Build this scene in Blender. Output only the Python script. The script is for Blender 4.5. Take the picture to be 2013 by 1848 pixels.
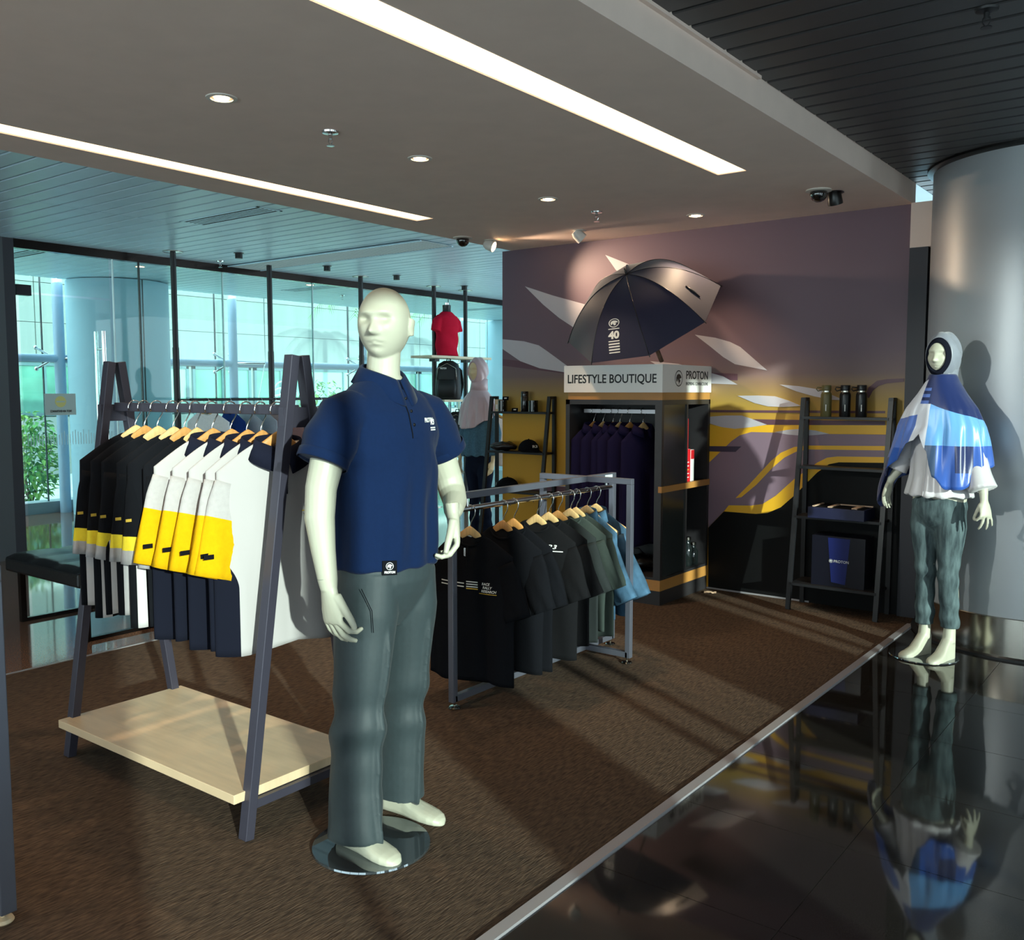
import bpy, bmesh, math, random
import numpy as np
from mathutils import Vector, Matrix, Euler
from mathutils import noise as mnoise

for o in list(bpy.data.objects): bpy.data.objects.remove(o)
S = bpy.context.scene
COL = S.collection
PI = math.pi
random.seed(7)

# ------------------------------------------------------------------ camera
cam = bpy.data.cameras.new('camera'); camo = bpy.data.objects.new('camera', cam); COL.objects.link(camo)
cam.sensor_width = 36; cam.sensor_fit = 'HORIZONTAL'; cam.lens = 36*1819.45/2013
camo.location = (0, 0, 1.52)
camo.rotation_euler = (math.radians(90-4.851), 0, math.radians(37.443))
cam.clip_start = 0.05; cam.clip_end = 200
S.camera = camo
# ------------------------------------------------------------------ view
S.view_settings.view_transform = 'Standard'
try: S.view_settings.look = 'None'
except Exception: pass
S.view_settings.exposure = 0.4
S.view_settings.gamma = 1.0
S.view_settings.use_curve_mapping = False
# ------------------------------------------------------------------ sky
w = bpy.data.worlds.new('sky'); S.world = w; w.use_nodes = True
bg = w.node_tree.nodes['Background']
bg.inputs[0].default_value = (0.69, 0.87, 0.93, 1); bg.inputs[1].default_value = 3.1
# ------------------------------------------------------------------ sun (low, through the added window openings on the right)
sl = bpy.data.lights.new('sun', 'SUN'); so = bpy.data.objects.new('sun', sl); COL.objects.link(so)
sl.energy = 5.4; sl.angle = math.radians(0.8); sl.color = (0.84, 1.0, 0.91)
_d = Vector((-0.884, 0.468, -math.tan(math.radians(12.3))))
so.rotation_euler = _d.to_track_quat('-Z', 'Y').to_euler(); so.location = (6, -4, 6)

# ------------------------------------------------------------------ helpers
def lin(c):
    return tuple(((x/255)/12.92 if x/255 <= 0.04045 else ((x/255+0.055)/1.055)**2.4) for x in c)
MATS = {}
def mat(name, rgb, rough=0.6, metal=0.0, spec=0.5, noise=0.0, nscale=30, bump=0.0, bscale=120, emit=None, estr=0, stretch=None, sheen=0, coat=0, trans=0, srgb=True, c2=None):
    if name in MATS: return MATS[name]
    m = bpy.data.materials.new(name); m.use_nodes = True; MATS[name] = m
    nt = m.node_tree; b = nt.nodes['Principled BSDF']
    c = lin(rgb) if srgb else rgb
    b.inputs['Base Color'].default_value = (*c, 1)
    b.inputs['Roughness'].default_value = rough; b.inputs['Metallic'].default_value = metal
    b.inputs['Specular IOR Level'].default_value = spec
    if sheen: b.inputs['Sheen Weight'].default_value = sheen
    if coat: b.inputs['Coat Weight'].default_value = coat; b.inputs['Coat Roughness'].default_value = 0.08
    if trans: b.inputs['Transmission Weight'].default_value = trans
    if emit:
        b.inputs['Emission Color'].default_value = (*emit, 1); b.inputs['Emission Strength'].default_value = estr
    tc = mp = None
    if noise or bump:
        tc = nt.nodes.new('ShaderNodeTexCoord'); mp = nt.nodes.new('ShaderNodeMapping')
        nt.links.new(tc.outputs['Object'], mp.inputs[0])
        if stretch: mp.inputs['Scale'].default_value = stretch
    if noise:
        n = nt.nodes.new('ShaderNodeTexNoise'); n.inputs['Scale'].default_value = nscale; n.inputs['Detail'].default_value = 6
        nt.links.new(mp.outputs[0], n.inputs['Vector'])
        r = nt.nodes.new('ShaderNodeValToRGB')
        hi = lin(c2) if c2 else tuple(min(1, x*(1+noise)) for x in c)
        lo = c if c2 else tuple(x*(1-noise) for x in c)
        r.color_ramp.elements[0].color = (*lo, 1); r.color_ramp.elements[1].color = (*hi, 1)
        r.color_ramp.elements[0].position = 0.32; r.color_ramp.elements[1].position = 0.68
        nt.links.new(n.outputs['Fac'], r.inputs[0]); nt.links.new(r.outputs[0], b.inputs['Base Color'])
    if bump:
        n2 = nt.nodes.new('ShaderNodeTexNoise'); n2.inputs['Scale'].default_value = bscale; n2.inputs['Detail'].default_value = 3
        nt.links.new(mp.outputs[0], n2.inputs['Vector'])
        bp = nt.nodes.new('ShaderNodeBump'); bp.inputs['Strength'].default_value = bump; bp.inputs['Distance'].default_value = 0.004
        nt.links.new(n2.outputs['Fac'], bp.inputs['Height']); nt.links.new(bp.outputs[0], b.inputs['Normal'])
    return m

def glass(name, tint, refl=0.06):
    if name in MATS: return MATS[name]
    m = bpy.data.materials.new(name); m.use_nodes = True; MATS[name] = m; nt = m.node_tree
    nt.nodes.clear()
    o = nt.nodes.new('ShaderNodeOutputMaterial'); t = nt.nodes.new('ShaderNodeBsdfTransparent'); g = nt.nodes.new('ShaderNodeBsdfGlossy')
    mx = nt.nodes.new('ShaderNodeMixShader'); lw = nt.nodes.new('ShaderNodeLayerWeight'); pw = nt.nodes.new('ShaderNodeMath'); pw.operation = 'POWER'; pw.inputs[1].default_value = 5.0; nt.links.new(lw.outputs['Facing'], pw.inputs[0]); lw.inputs[0].default_value = 0.5
    fr = nt.nodes.new('ShaderNodeMath'); fr.operation = 'MULTIPLY_ADD'; fr.inputs[1].default_value = 0.55; fr.inputs[2].default_value = 0.025; nt.links.new(pw.outputs[0], fr.inputs[0])
    t.inputs[0].default_value = (*tint, 1); g.inputs['Roughness'].default_value = 0.0
    nt.links.new(fr.outputs[0], mx.inputs[0]); nt.links.new(t.outputs[0], mx.inputs[1]); nt.links.new(g.outputs[0], mx.inputs[2])
    nt.links.new(mx.outputs[0], o.inputs[0]); return m

class MB:
    """collects geometry, builds ONE mesh object"""
    def __init__(s): s.v = []; s.f = []; s.mi = []
    def add(s, vs, fs, mi=0):
        k = len(s.v); s.v += [tuple(v) for v in vs]; s.f += [tuple(i+k for i in f) for f in fs]; s.mi += [mi]*len(fs); return s
    def box(s, c, d, rz=0, M=None, mi=0):
        x, y, z = (a/2 for a in d)
        vs = [Vector(p) for p in ((-x,-y,-z),(x,-y,-z),(x,y,-z),(-x,y,-z),(-x,-y,z),(x,-y,z),(x,y,z),(-x,y,z))]
        if rz: R = Matrix.Rotation(rz, 3, 'Z'); vs = [R@v for v in vs]
        if M: vs = [M@v for v in vs]
        vs = [v+Vector(c) for v in vs]
        return s.add(vs, [(0,3,2,1),(4,5,6,7),(0,1,5,4),(1,2,6,5),(2,3,7,6),(3,0,4,7)], mi)
    def span(s, a, b, mi=0):
        return s.box([(p+q)/2 for p, q in zip(a, b)], [abs(q-p) for p, q in zip(a, b)], mi=mi)
    def beam(s, p, q, w, h, up=(0,0,1), mi=0):
        p, q = Vector(p), Vector(q); d = (q-p).normalized(); u = Vector(up)
        if abs(d.dot(u)) > 0.99: u = Vector((0,1,0))
        sx = d.cross(u).normalized(); uy = sx.cross(d).normalized()
        vs = []
        for e in (p, q):
            for a, b in ((-1,-1),(1,-1),(1,1),(-1,1)): vs.append(e+sx*a*w/2+uy*b*h/2)
        return s.add(vs, [(3,2,1,0),(4,5,6,7),(0,1,5,4),(1,2,6,5),(2,3,7,6),(3,0,4,7)], mi)
    def tube(s, pts, r, n=10, cap=True, mi=0, flat=None):
        pts = [Vector(p) for p in pts]; m = len(pts); rs = r if isinstance(r, (list, tuple)) else [r]*m
        rings = []; t0 = (pts[1]-pts[0]).normalized(); a = t0.orthogonal().normalized()
        if flat is not None:
            fl = Vector(flat); a = (fl - t0*fl.dot(t0)).normalized()
        for i in range(m):
            t = (pts[min(i+1, m-1)]-pts[max(i-1, 0)]).normalized()
            a = (a - t*a.dot(t)).normalized(); b = t.cross(a)
            ri = rs[i]; ra, rb = ri if isinstance(ri, (list, tuple)) else (ri, ri)
            rings.append([pts[i]+a*ra*math.cos(2*PI*k/n)+b*rb*math.sin(2*PI*k/n) for k in range(n)])
        return s.rings(rings, cap, mi)
    def rings(s, rings, cap=True, mi=0, closed=True):
        n = len(rings[0]); vs = [v for r in rings for v in r]; fs = []
        for i in range(len(rings)-1):
            for k in range(n if closed else n-1):
                fs.append((i*n+k, i*n+(k+1) % n, (i+1)*n+(k+1) % n, (i+1)*n+k))
        if cap and closed:
            fs.append(tuple(range(n))[::-1]); fs.append(tuple((len(rings)-1)*n+k for k in range(n)))
        return s.add(vs, fs, mi)
    def lathe(s, prof, n=24, c=(0,0,0), M=None, cap=True, mi=0):
        rg = []
        for r, z in prof:
            ring = [Vector((r*math.cos(2*PI*k/n), r*math.sin(2*PI*k/n), z)) for k in range(n)]
            if M: ring = [M@v for v in ring]
            rg.append([v+Vector(c) for v in ring])
        return s.rings(rg, cap, mi)
    def cyl(s, c, r, h, n=20, mi=0): return s.lathe([(r, 0), (r, h)], n, c, mi=mi)
    def prism(s, poly, a, b, plane='xy', mi=0):
        """polygon (2D, ccw) extruded between a and b on the third axis"""
        def P(p, t): return {'xy': (p[0], p[1], t), 'xz': (p[0], t, p[1]), 'yz': (t, p[0], p[1])}[plane]
        n = len(poly); vs = [P(p, a) for p in poly]+[P(p, b) for p in poly]
        fs = [tuple(range(n))[::-1], tuple(range(n, 2*n))]+[(i, (i+1) % n, n+(i+1) % n, n+i) for i in range(n)]
        return s.add(vs, fs, mi)
    def sphere(s, c, r, nu=16, nv=10, sc=(1,1,1), mi=0):
        pr = []
        for j in range(nv+1):
            t = PI*j/nv-PI/2; pr.append((max(1e-4, math.cos(t)), math.sin(t)))
        rg = [[Vector((c[0]+r*sc[0]*a*math.cos(2*PI*k/nu), c[1]+r*sc[1]*a*math.sin(2*PI*k/nu), c[2]+r*sc[2]*z)) for k in range(nu)] for a, z in pr]
        return s.rings(rg, True, mi)
    def mesh(s, name, mats, smooth=False, fix=True):
        me = bpy.data.meshes.new(name); me.from_pydata(s.v, [], s.f)
        for m in (mats if isinstance(mats, (list, tuple)) else [mats]): me.materials.append(m)
        if any(s.mi): me.polygons.foreach_set('material_index', s.mi)
        if fix:
            bm = bmesh.new(); bm.from_mesh(me); bmesh.ops.recalc_face_normals(bm, faces=bm.faces); bm.to_mesh(me); bm.free()
        if smooth: me.polygons.foreach_set('use_smooth', [True]*len(me.polygons))
        me.update(); return me
    def build(s, name, mats, parent=None, smooth=False, bevel=0, label=None, fix=True, auto=None):
        me = s.mesh(name, mats, smooth, fix)
        return obj(name, me, parent, bevel, label, auto)
def obj(name, me, parent=None, bevel=0, label=None, auto=None):
    o = bpy.data.objects.new(name, me); COL.objects.link(o); o.parent = parent
    if bevel:
        b = o.modifiers.new('bevel', 'BEVEL'); b.width = bevel; b.segments = 2; b.limit_method = 'ANGLE'
    if auto: shade_auto(me, auto)
    if label: o['label'] = label
    return o
def shade_auto(me, ang=40):
    bm = bmesh.new(); bm.from_mesh(me)
    for f in bm.faces: f.smooth = True
    for e in bm.edges:
        if len(e.link_faces) == 2 and e.calc_face_angle(0) > math.radians(ang): e.smooth = False
    bm.to_mesh(me); bm.free()
def thing(name, label, cat, loc=(0,0,0), rz=0, group=None, rot=None):
    o = bpy.data.objects.new(name, None); COL.objects.link(o); o.empty_display_size = 0.1
    o.location = loc; o.rotation_euler = rot if rot else (0, 0, rz)
    return tag(o, label, cat, group)
def tag(o, label, cat, group=None):
    o['label'] = label; o['category'] = cat
    if group: o['group'] = group
    return o
def struct(o): o['kind'] = 'structure'; return o
def copy_tree(o, parent=None):
    c = o.copy(); COL.objects.link(c); c.parent = parent
    for ch in list(o.children): copy_tree(ch, c)
    return c
def remesh(me, vox, smooth_it=2, name=None):
    """fuse overlapping closed shells into one continuous surface"""
    o = bpy.data.objects.new('tmp', me); COL.objects.link(o)
    r = o.modifiers.new('r', 'REMESH'); r.mode = 'VOXEL'; r.voxel_size = vox
    sm = o.modifiers.new('s', 'SMOOTH'); sm.iterations = smooth_it; sm.factor = 0.5
    dg = bpy.context.evaluated_depsgraph_get(); dg.update()
    out = bpy.data.meshes.new_from_object(o.evaluated_get(dg))
    mats_ = [m for m in me.materials]
    bpy.data.objects.remove(o)
    out.name = name or me.name
    if not out.materials:
        for m in mats_: out.materials.append(m)
    out.polygons.foreach_set('use_smooth', [True]*len(out.polygons))
    return out
def vget(me):
    a = np.empty(len(me.vertices)*3); me.vertices.foreach_get('co', a); return a.reshape(-1, 3)
def vset(me, a): me.vertices.foreach_set('co', a.reshape(-1)); me.update()
def vnor(me):
    a = np.empty(len(me.vertices)*3); me.vertices.foreach_get('normal', a); return a.reshape(-1, 3)
def text_mesh(body, size, name='lettering', extrude=0.0015, bold=0.0, align='CENTER', spacing=1.0, shear=0.0):
    c = bpy.data.curves.new('t', 'FONT'); c.body = body; c.size = size; c.extrude = extrude; c.offset = bold
    c.align_x = align; c.align_y = 'CENTER'; c.space_character = spacing; c.shear = shear; c.resolution_u = 3
    o = bpy.data.objects.new('t', c); COL.objects.link(o)
    dg = bpy.context.evaluated_depsgraph_get(); dg.update()
    me = bpy.data.meshes.new_from_object(o.evaluated_get(dg)); bpy.data.objects.remove(o); me.name = name
    return me
def text(body, size, loc, right, up, m, parent=None, width=None, **k):
    """raised lettering whose reading direction is `right`"""
    me = text_mesh(body, size, **k); me.materials.clear(); me.materials.append(m)
    if width:
        a = vget(me); wd = a[:, 0].max()-a[:, 0].min(); a[:, 0] *= width/wd; vset(me, a)
    r = Vector(right).normalized(); u = Vector(up).normalized(); n = r.cross(u)
    o = obj('lettering', me, parent)
    M = Matrix((r, u, n)).transposed().to_4x4(); M.translation = Vector(loc); o.matrix_local = M
    return o

def zone_mat(name, base, other, kind, rgbs):
    """cloth whose dyed panels follow the cut of the garment (object space)"""
    m = mat(name, rgbs[0], 0.95, spec=0.08); nt = m.node_tree; b = nt.nodes['Principled BSDF']
    def N(t, op=None, **k):
        n = nt.nodes.new(t)
        if op: n.operation = op
        return n
    tc = N('ShaderNodeTexCoord'); sp = N('ShaderNodeSeparateXYZ'); nt.links.new(tc.outputs['Object'], sp.inputs[0])
    ax = N('ShaderNodeMath', 'ABSOLUTE'); nt.links.new(sp.outputs['X'], ax.inputs[0])
    mr = N('ShaderNodeMapRange'); mr.interpolation_type = 'SMOOTHSTEP'; nt.links.new(sp.outputs['Z'], mr.inputs['Value'])
    mx = N('ShaderNodeMix'); mx.data_type = 'RGBA'
    mx.inputs['A'].default_value = (*lin(rgbs[0]), 1); mx.inputs['B'].default_value = (*lin(rgbs[1]), 1)
    gt = N('ShaderNodeMath', 'GREATER_THAN'); nt.links.new(ax.outputs[0], gt.inputs[0])
    if kind == 'panel':
        for k_, v in (('From Min', -0.40), ('From Max', -0.62), ('To Min', 0.275), ('To Max', 0.178)): mr.inputs[k_].default_value = v
        nt.links.new(mr.outputs[0], gt.inputs[1]); fac = gt.outputs[0]
    else:
        gt.inputs[1].default_value = 0.192
        lt = N('ShaderNodeMath', 'LESS_THAN'); nt.links.new(ax.outputs[0], lt.inputs[0]); lt.inputs[1].default_value = 0.226
        zl = N('ShaderNodeMath', 'LESS_THAN'); nt.links.new(sp.outputs['Z'], zl.inputs[0]); zl.inputs[1].default_value = -0.50
        m1 = N('ShaderNodeMath', 'MULTIPLY'); nt.links.new(gt.outputs[0], m1.inputs[0]); nt.links.new(lt.outputs[0], m1.inputs[1])
        m2 = N('ShaderNodeMath', 'MULTIPLY'); nt.links.new(m1.outputs[0], m2.inputs[0]); nt.links.new(zl.outputs[0], m2.inputs[1]); fac = m2.outputs[0]
    nt.links.new(fac, mx.inputs['Factor']); nt.links.new(mx.outputs['Result'], b.inputs['Base Color'])
    return m
# ================================================================== MATERIALS OF THE SETTING
M_white = mat('ceiling paint', (228, 206, 194), 0.8, noise=0.03, nscale=6)
M_strip = mat('aluminium strip ceiling', (204, 236, 250), 0.35, metal=0.0, noise=0.04, nscale=3)
M_strip_shade = mat('shade-dark strip ceiling', (62, 62, 64), 0.45, noise=0.08, nscale=4)  # same strips as the other side, with shade put into a dark colour
M_gap = mat('ceiling void', (14, 15, 17), 0.9)
M_carpet = mat('brown carpet', (58, 47, 40), 0.95, spec=0.1, noise=1, c2=(96, 78, 64), nscale=130, stretch=(1.0, 0.16, 1), bump=0.9, bscale=170)
M_granite = mat('black granite', (20, 18, 17), 0.045, spec=0.62, noise=1, c2=(46, 42, 38), nscale=240)
M_grout = mat('granite joint', (66, 60, 54), 0.6)
M_brown = mat('brown granite', (92, 66, 52), 0.06, spec=0.75, noise=1, c2=(140, 104, 84), nscale=140)
M_trim = mat('aluminium floor trim', (190, 186, 190), 0.35, metal=0.6)
M_steel = mat('brushed steel', (176, 170, 160), 0.18, metal=1.0)
M_chrome = mat('chrome', (215, 215, 215), 0.12, metal=1.0)
M_clad = mat('silver column cladding', (168, 172, 176), 0.42, metal=0.35, noise=0.04, nscale=2)
M_colpaint = mat('pale blue column paint', (176, 206, 222), 0.6)
M_dark = mat('black powder coat', (24, 24, 27), 0.45, noise=0.1, nscale=40)
M_jamb = mat('charcoal panel', (44, 44, 52), 0.55)
M_frame = mat('dark grey frame', (58, 60, 66), 0.5)
M_glass = glass('green tinted glass', (0.86, 0.97, 0.955))
M_glassf = glass('clear facade glass', (0.93, 0.99, 0.98)); M_glassc = glass('clear showroom glass', (0.98, 0.985, 0.98))
M_lamp = mat('warm light diffuser', (255, 240, 205), 0.5, emit=(1.0, 0.74, 0.45), estr=2.0)
M_bulb = mat('lit lamp', (255, 240, 210), 0.5, emit=(1.0, 0.72, 0.42), estr=14)
M_black = mat('black plastic', (12, 12, 13), 0.3)
M_dome = mat('smoked dome', (10, 11, 12), 0.05, spec=0.8, coat=1)

# ---- helper: a strip ceiling whose strips are pieces of it
def strip_ceiling(x0, x1, y0, y1, z, m, joints, pitch=0.155, holes=()):
    back = MB(); back.span((x0, y0, z+0.02), (x1, y1, z+0.04))
    c = struct(back.build('ceiling', M_gap))
    xs = [x0]+[j for j in joints if x0 < j < x1]+[x1]; cache = {}
    y = y0
    while y < y1-0.01:
        for a, b in zip(xs[:-1], xs[1:]):
            L = b-a-0.006
            if L not in cache:
                mb = MB(); W = pitch-0.015
                mb.prism([(-W/2, 0.004), (-W/2+0.006, 0), (W/2-0.006, 0), (W/2, 0.004), (W/2, 0.012), (-W/2, 0.012)], -L/2, L/2, 'yz')
                cache[L] = mb.mesh('ceiling_strip', m)
            o = obj('ceiling_strip', cache[L], c); o.location = ((a+b)/2, y+pitch/2, z)
        y += pitch
    return c
# ---- floors
struct(MB().span((-5.12, -4.0, -0.06), (-1.56, 6.56, 0)).build('floor', M_carpet))
g = struct(MB().span((-1.52, -4.0, -0.06), (2.2, 9.5, -0.002)).build('floor', M_grout))
tm = MB(); tm.box((0, 0, -0.004), (0.5975, 0.5975, 0.008)); tme = tm.mesh('granite_tile', M_granite)
for i in range(6):
    for j in range(15):
        o = obj('granite_tile', tme, g); o.location = (-1.52+0.3+0.6*i-0.0, -1.46+0.6*j, 0)
gf = MB(); gf.span((2.08, -4.0, -0.008), (2.2, 9.5, 0)); gf.span((-1.52, -4.0, -0.008), (2.08, -1.76, 0)); gf.span((-1.52, 7.24, -0.008), (2.08, 9.5, 0))
gf.build('granite_field', M_granite, g)
struct(MB().span((-12.2, -4.0, -0.06), (-5.13, 15.5, 0.0)).build('floor', M_brown))
struct(MB().span((-5.13, 6.56, -0.06), (-1.56, 9.5, 0.0)).build('floor', M_brown))
# edge trims of the carpet
struct(MB().span((-1.565, -4.0, -0.01), (-1.525, 6.30, 0.008)).build('trim_1', M_trim))
struct(MB().span((-5.132, -4.0, -0.01), (-5.115, 6.56, 0.004)).build('trim_2', M_trim))
# ---- lowered white ceiling with two recessed light slots
so_ = MB(); zt, zb = 2.92, 2.75
xs = [-5.02, -4.70, -4.535, -2.355, -2.175, -1.68]
for a, b in zip(xs[:-1], xs[1:]):
    if (a, b) in ((-4.70, -4.535), (-2.355, -2.175)):
        so_.span((a, 5.005, zb), (b, 6.58, zt)); so_.span((a, -4.0, zb), (b, -2.0, zt)); so_.span((a, -2.0, 2.83), (b, 5.005, zt))
    else: so_.span((a, -4.0, zb), (b, 6.58, zt))
cl = struct(so_.build('ceiling', M_white))
# ---- strip ceilings either side
strip_ceiling(-11.27, -5.02, 1.0, 15.3, 2.88, M_strip, (-9.9, -8.66, -6.85))
struct(MB().span((-5.02, 6.58, 2.885), (-1.68, 15.3, 2.92)).build('ceiling', M_strip))
struct(MB().span((-11.27, 15.3, 0), (-1.5, 15.4, 2.92)).build('wall_far', M_colpaint))
strip_ceiling(-1.68, 2.2, -2.0, 9.4, 2.885, M_strip_shade, (1.2,))
struct(MB().span((-11.27, -4.0, 2.885), (-5.02, 1.0, 2.92)).build('ceiling', M_strip))
struct(MB().span((-1.68, -4.0, 2.885), (2.2, -2.0, 2.92)).build('ceiling', M_strip_shade))
# small folded lip on the lowered ceiling's edge
struct(MB().span((-1.69, -4.0, 2.872), (-1.66, 3.95, 2.90)).build('trim_3', M_white))
# ---- back wall with its printed mural
def mural_mat():
    m = bpy.data.materials.new('printed mural ground'); m.use_nodes = True; nt = m.node_tree; b = nt.nodes['Principled BSDF']
    b.inputs['Roughness'].default_value = 0.5; b.inputs['Specular IOR Level'].default_value = 0.35
    tc = nt.nodes.new('ShaderNodeTexCoord'); sp = nt.nodes.new('ShaderNodeSeparateXYZ'); r = nt.nodes.new('ShaderNodeValToRGB')
    mr = nt.nodes.new('ShaderNodeMapRange'); mr.inputs['From Min'].default_value = 0; mr.inputs['From Max'].default_value = 2.75
    nt.links.new(tc.outputs['Object'], sp.inputs[0]); nt.links.new(sp.outputs['Z'], mr.inputs['Value']); nt.links.new(mr.outputs[0], r.inputs[0])
    nt.links.new(r.outputs[0], b.inputs['Base Color'])
    e = r.color_ramp.elements
    e[0].position = 0.0; e[0].color = (*lin((214, 152, 40)), 1)
    e[1].position = 1.0; e[1].color = (*lin((104, 84, 96)), 1)
    for p, c in ((0.44, (206, 152, 44)), (0.52, (176, 142, 66)), (0.60, (122, 100, 98)), (0.66, (112, 92, 102))):
        x = e.new(p); x.color = (*lin(c), 1)
    return m
wall = struct(MB().span((-5.115, 6.54, 0), (-1.685, 6.64, 2.75)).build('wall_back', mural_mat()))
MM = {'m_leaf': mat('pale lilac print', (190, 184, 190), 0.5), 'm_maroon': mat('maroon print', (96, 62, 74), 0.5), 'm_yellow': mat('golden yellow print', (234, 176, 34), 0.5),
      'm_mauve': mat('mauve print', (132, 108, 122), 0.5), 'm_dark': mat('dark violet print', (52, 44, 66), 0.5), 'm_black': mat('black print', (9, 9, 10), 0.6, spec=0.2)}
MURAL = [
  ('print_band', 'm_maroon', [(-5.114,1.807),(-4.414,1.737),(-2.886,1.651),(-2.885,1.602),(-4.414,1.668),(-5.114,1.749)]),
  ('print_leaf', 'm_leaf', [(-4.866,2.43),(-4.569,2.333),(-4.27,2.248),(-3.998,2.171),(-4.069,1.943),(-4.243,2.003),(-4.37,2.063),(-4.505,2.142),(-4.67,2.262)]),
  ('print_leaf', 'm_leaf', [(-4.051,2.628),(-3.859,2.547),(-3.582,2.414),(-3.708,2.324),(-3.949,2.498)]),
  ('print_leaf', 'm_leaf', [(-5.113,1.983),(-4.876,1.957),(-4.717,1.917),(-4.631,1.867),(-4.414,1.733),(-4.291,1.646),(-4.445,1.682),(-4.706,1.72),(-4.915,1.785),(-5.113,1.897)]),
  ('print_leaf', 'm_leaf', [(-3.241,1.954),(-3.072,1.925),(-2.952,1.89),(-2.87,1.85),(-2.657,1.674),(-2.908,1.723),(-3.003,1.778),(-3.112,1.861)]),
  ('print_leaf', 'm_leaf', [(-3.626,1.76),(-3.38,1.735),(-3.104,1.661),(-3.0,1.633),(-2.884,1.571),(-3.098,1.58),(-3.391,1.637)]),
  ('print_leaf', 'm_leaf', [(-2.561,1.57),(-2.419,1.558),(-2.283,1.536),(-2.199,1.504),(-2.092,1.459),(-2.177,1.462),(-2.307,1.486),(-2.437,1.522)]),
  ('print_leaf', 'm_leaf', [(-2.883,1.488),(-2.723,1.49),(-2.595,1.485),(-2.495,1.456),(-2.397,1.417),(-2.528,1.408),(-2.643,1.411),(-2.746,1.434)]),
  ('print_stripe', 'm_maroon', [(-3.128,1.379),(-2.411,1.384),(-1.816,1.388),(-1.816,1.372),(-2.41,1.367),(-3.128,1.361)]),
  ('print_stripe', 'm_maroon', [(-3.127,1.328),(-2.798,1.315),(-1.814,1.319),(-1.813,1.291),(-2.648,1.276),(-3.126,1.286)]),
  ('print_curve', 'm_maroon', [(-1.95,1.497),(-1.93,1.547),(-1.876,1.592),(-1.812,1.603),(-1.701,1.607),(-1.701,1.585),(-1.811,1.575),(-1.864,1.558),(-1.902,1.525),(-1.927,1.474)]),
  ('print_swoosh', 'm_yellow', [(-3.113,1.267),(-3.005,1.255),(-2.898,1.245),(-2.647,1.275),(-1.737,1.292),(-1.735,1.23),(-2.226,1.222),(-2.767,1.22),(-2.857,1.193),(-2.922,1.147),(-3.108,0.97)]),
  ('print_leaf', 'm_leaf', [(-3.115,1.327),(-2.98,1.339),(-2.847,1.341),(-2.769,1.318),(-2.647,1.277),(-2.768,1.256),(-2.898,1.241),(-3.005,1.251),(-3.114,1.28)]),
  ('print_field', 'm_mauve', [(-3.108,0.97),(-2.922,1.147),(-2.857,1.193),(-2.767,1.22),(-2.226,1.22),(-1.735,1.228),(-1.73,1.074),(-2.129,1.06),(-2.198,1.051),(-2.267,1.013),(-2.432,0.885),(-2.565,0.756),(-2.665,0.688),(-2.754,0.669),(-2.932,0.658),(-3.098,0.476)]),
  ('print_leaf', 'm_leaf', [(-2.589,1.224),(-2.491,1.243),(-2.393,1.252),(-2.286,1.243),(-2.191,1.223),(-2.273,1.213),(-2.368,1.203),(-2.49,1.209)]),
  ('print_stripe', 'm_yellow', [(-2.88,0.718),(-2.771,0.831),(-2.609,1.012),(-2.536,1.075),(-2.438,1.121),(-2.342,1.135),(-1.733,1.152),(-1.732,1.122),(-2.341,1.107),(-2.425,1.086),(-2.51,1.04),(-2.595,0.964),(-2.719,0.828),(-2.834,0.728)]),
  ('print_arrow', 'm_dark', [(-3.11,1.103),(-2.842,1.11),(-2.887,1.067),(-3.109,1.062)]),
  ('print_field', 'm_black', [(-3.098,0.473),(-2.971,0.61),(-2.714,0.615),(-2.625,0.629),(-2.526,0.679),(-2.429,0.77),(-2.266,0.947),(-2.185,1.01),(-2.116,1.027),(-1.692,1.042),(-1.667,-0.009),(-3.089,-0.001)]),
  ('print_swoosh', 'm_yellow', [(-2.971,0.61),(-2.932,0.66),(-2.754,0.671),(-2.665,0.69),(-2.565,0.759),(-2.432,0.888),(-2.268,1.015),(-2.198,1.054),(-2.129,1.065),(-1.709,1.078),(-1.707,1.039),(-2.116,1.025),(-2.185,1.008),(-2.266,0.945),(-2.429,0.768),(-2.526,0.676),(-2.625,0.626),(-2.714,0.612)]),
  ('print_stripe', 'm_maroon', [(-5.126,0.69),(-4.408,0.708),(-4.408,0.664),(-5.127,0.644)]),
  ('print_stripe', 'm_leaf', [(-5.126,0.697),(-4.408,0.714),(-4.408,0.708),(-5.126,0.69)]),
  ('print_stripe', 'm_leaf', [(-5.127,0.644),(-4.408,0.664),(-4.408,0.658),(-5.127,0.637)]),
]
for i, (n, m, l) in enumerate(MURAL):
    t = 0.0006+0.0004*i
    MB().prism(l, 6.54-t, 6.5402, 'xz').build(n, MM[m], wall)
struct(MB().span((-5.115, 6.545, 2.735), (-1.685, 6.56, 2.75)).build('trim_4', M_frame))
# wall base seam, right-hand jamb, bulkhead and stub wall behind the ladder shelf
struct(MB().span((-3.1, 6.528, 0), (-2.30, 6.54, 0.012)).build('baseboard_back', M_trim))
struct(MB().span((-1.685, 6.50, 0), (-1.57, 6.72, 2.46)).build('trim_5', M_jamb))
struct(MB().span((-1.685, 6.50, 2.46), (-1.50, 6.72, 2.75)).build('trim_6', M_white))
struct(MB().span((-1.66, 6.62, 0.16), (-1.40, 6.68, 0.62)).build('trim_7', mat('grey stub panel', (96, 98, 108), 0.6)))
struct(MB().span((-1.57, 6.70, 0), (2.2, 6.78, 2.885)).build('wall_back', M_jamb))
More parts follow.
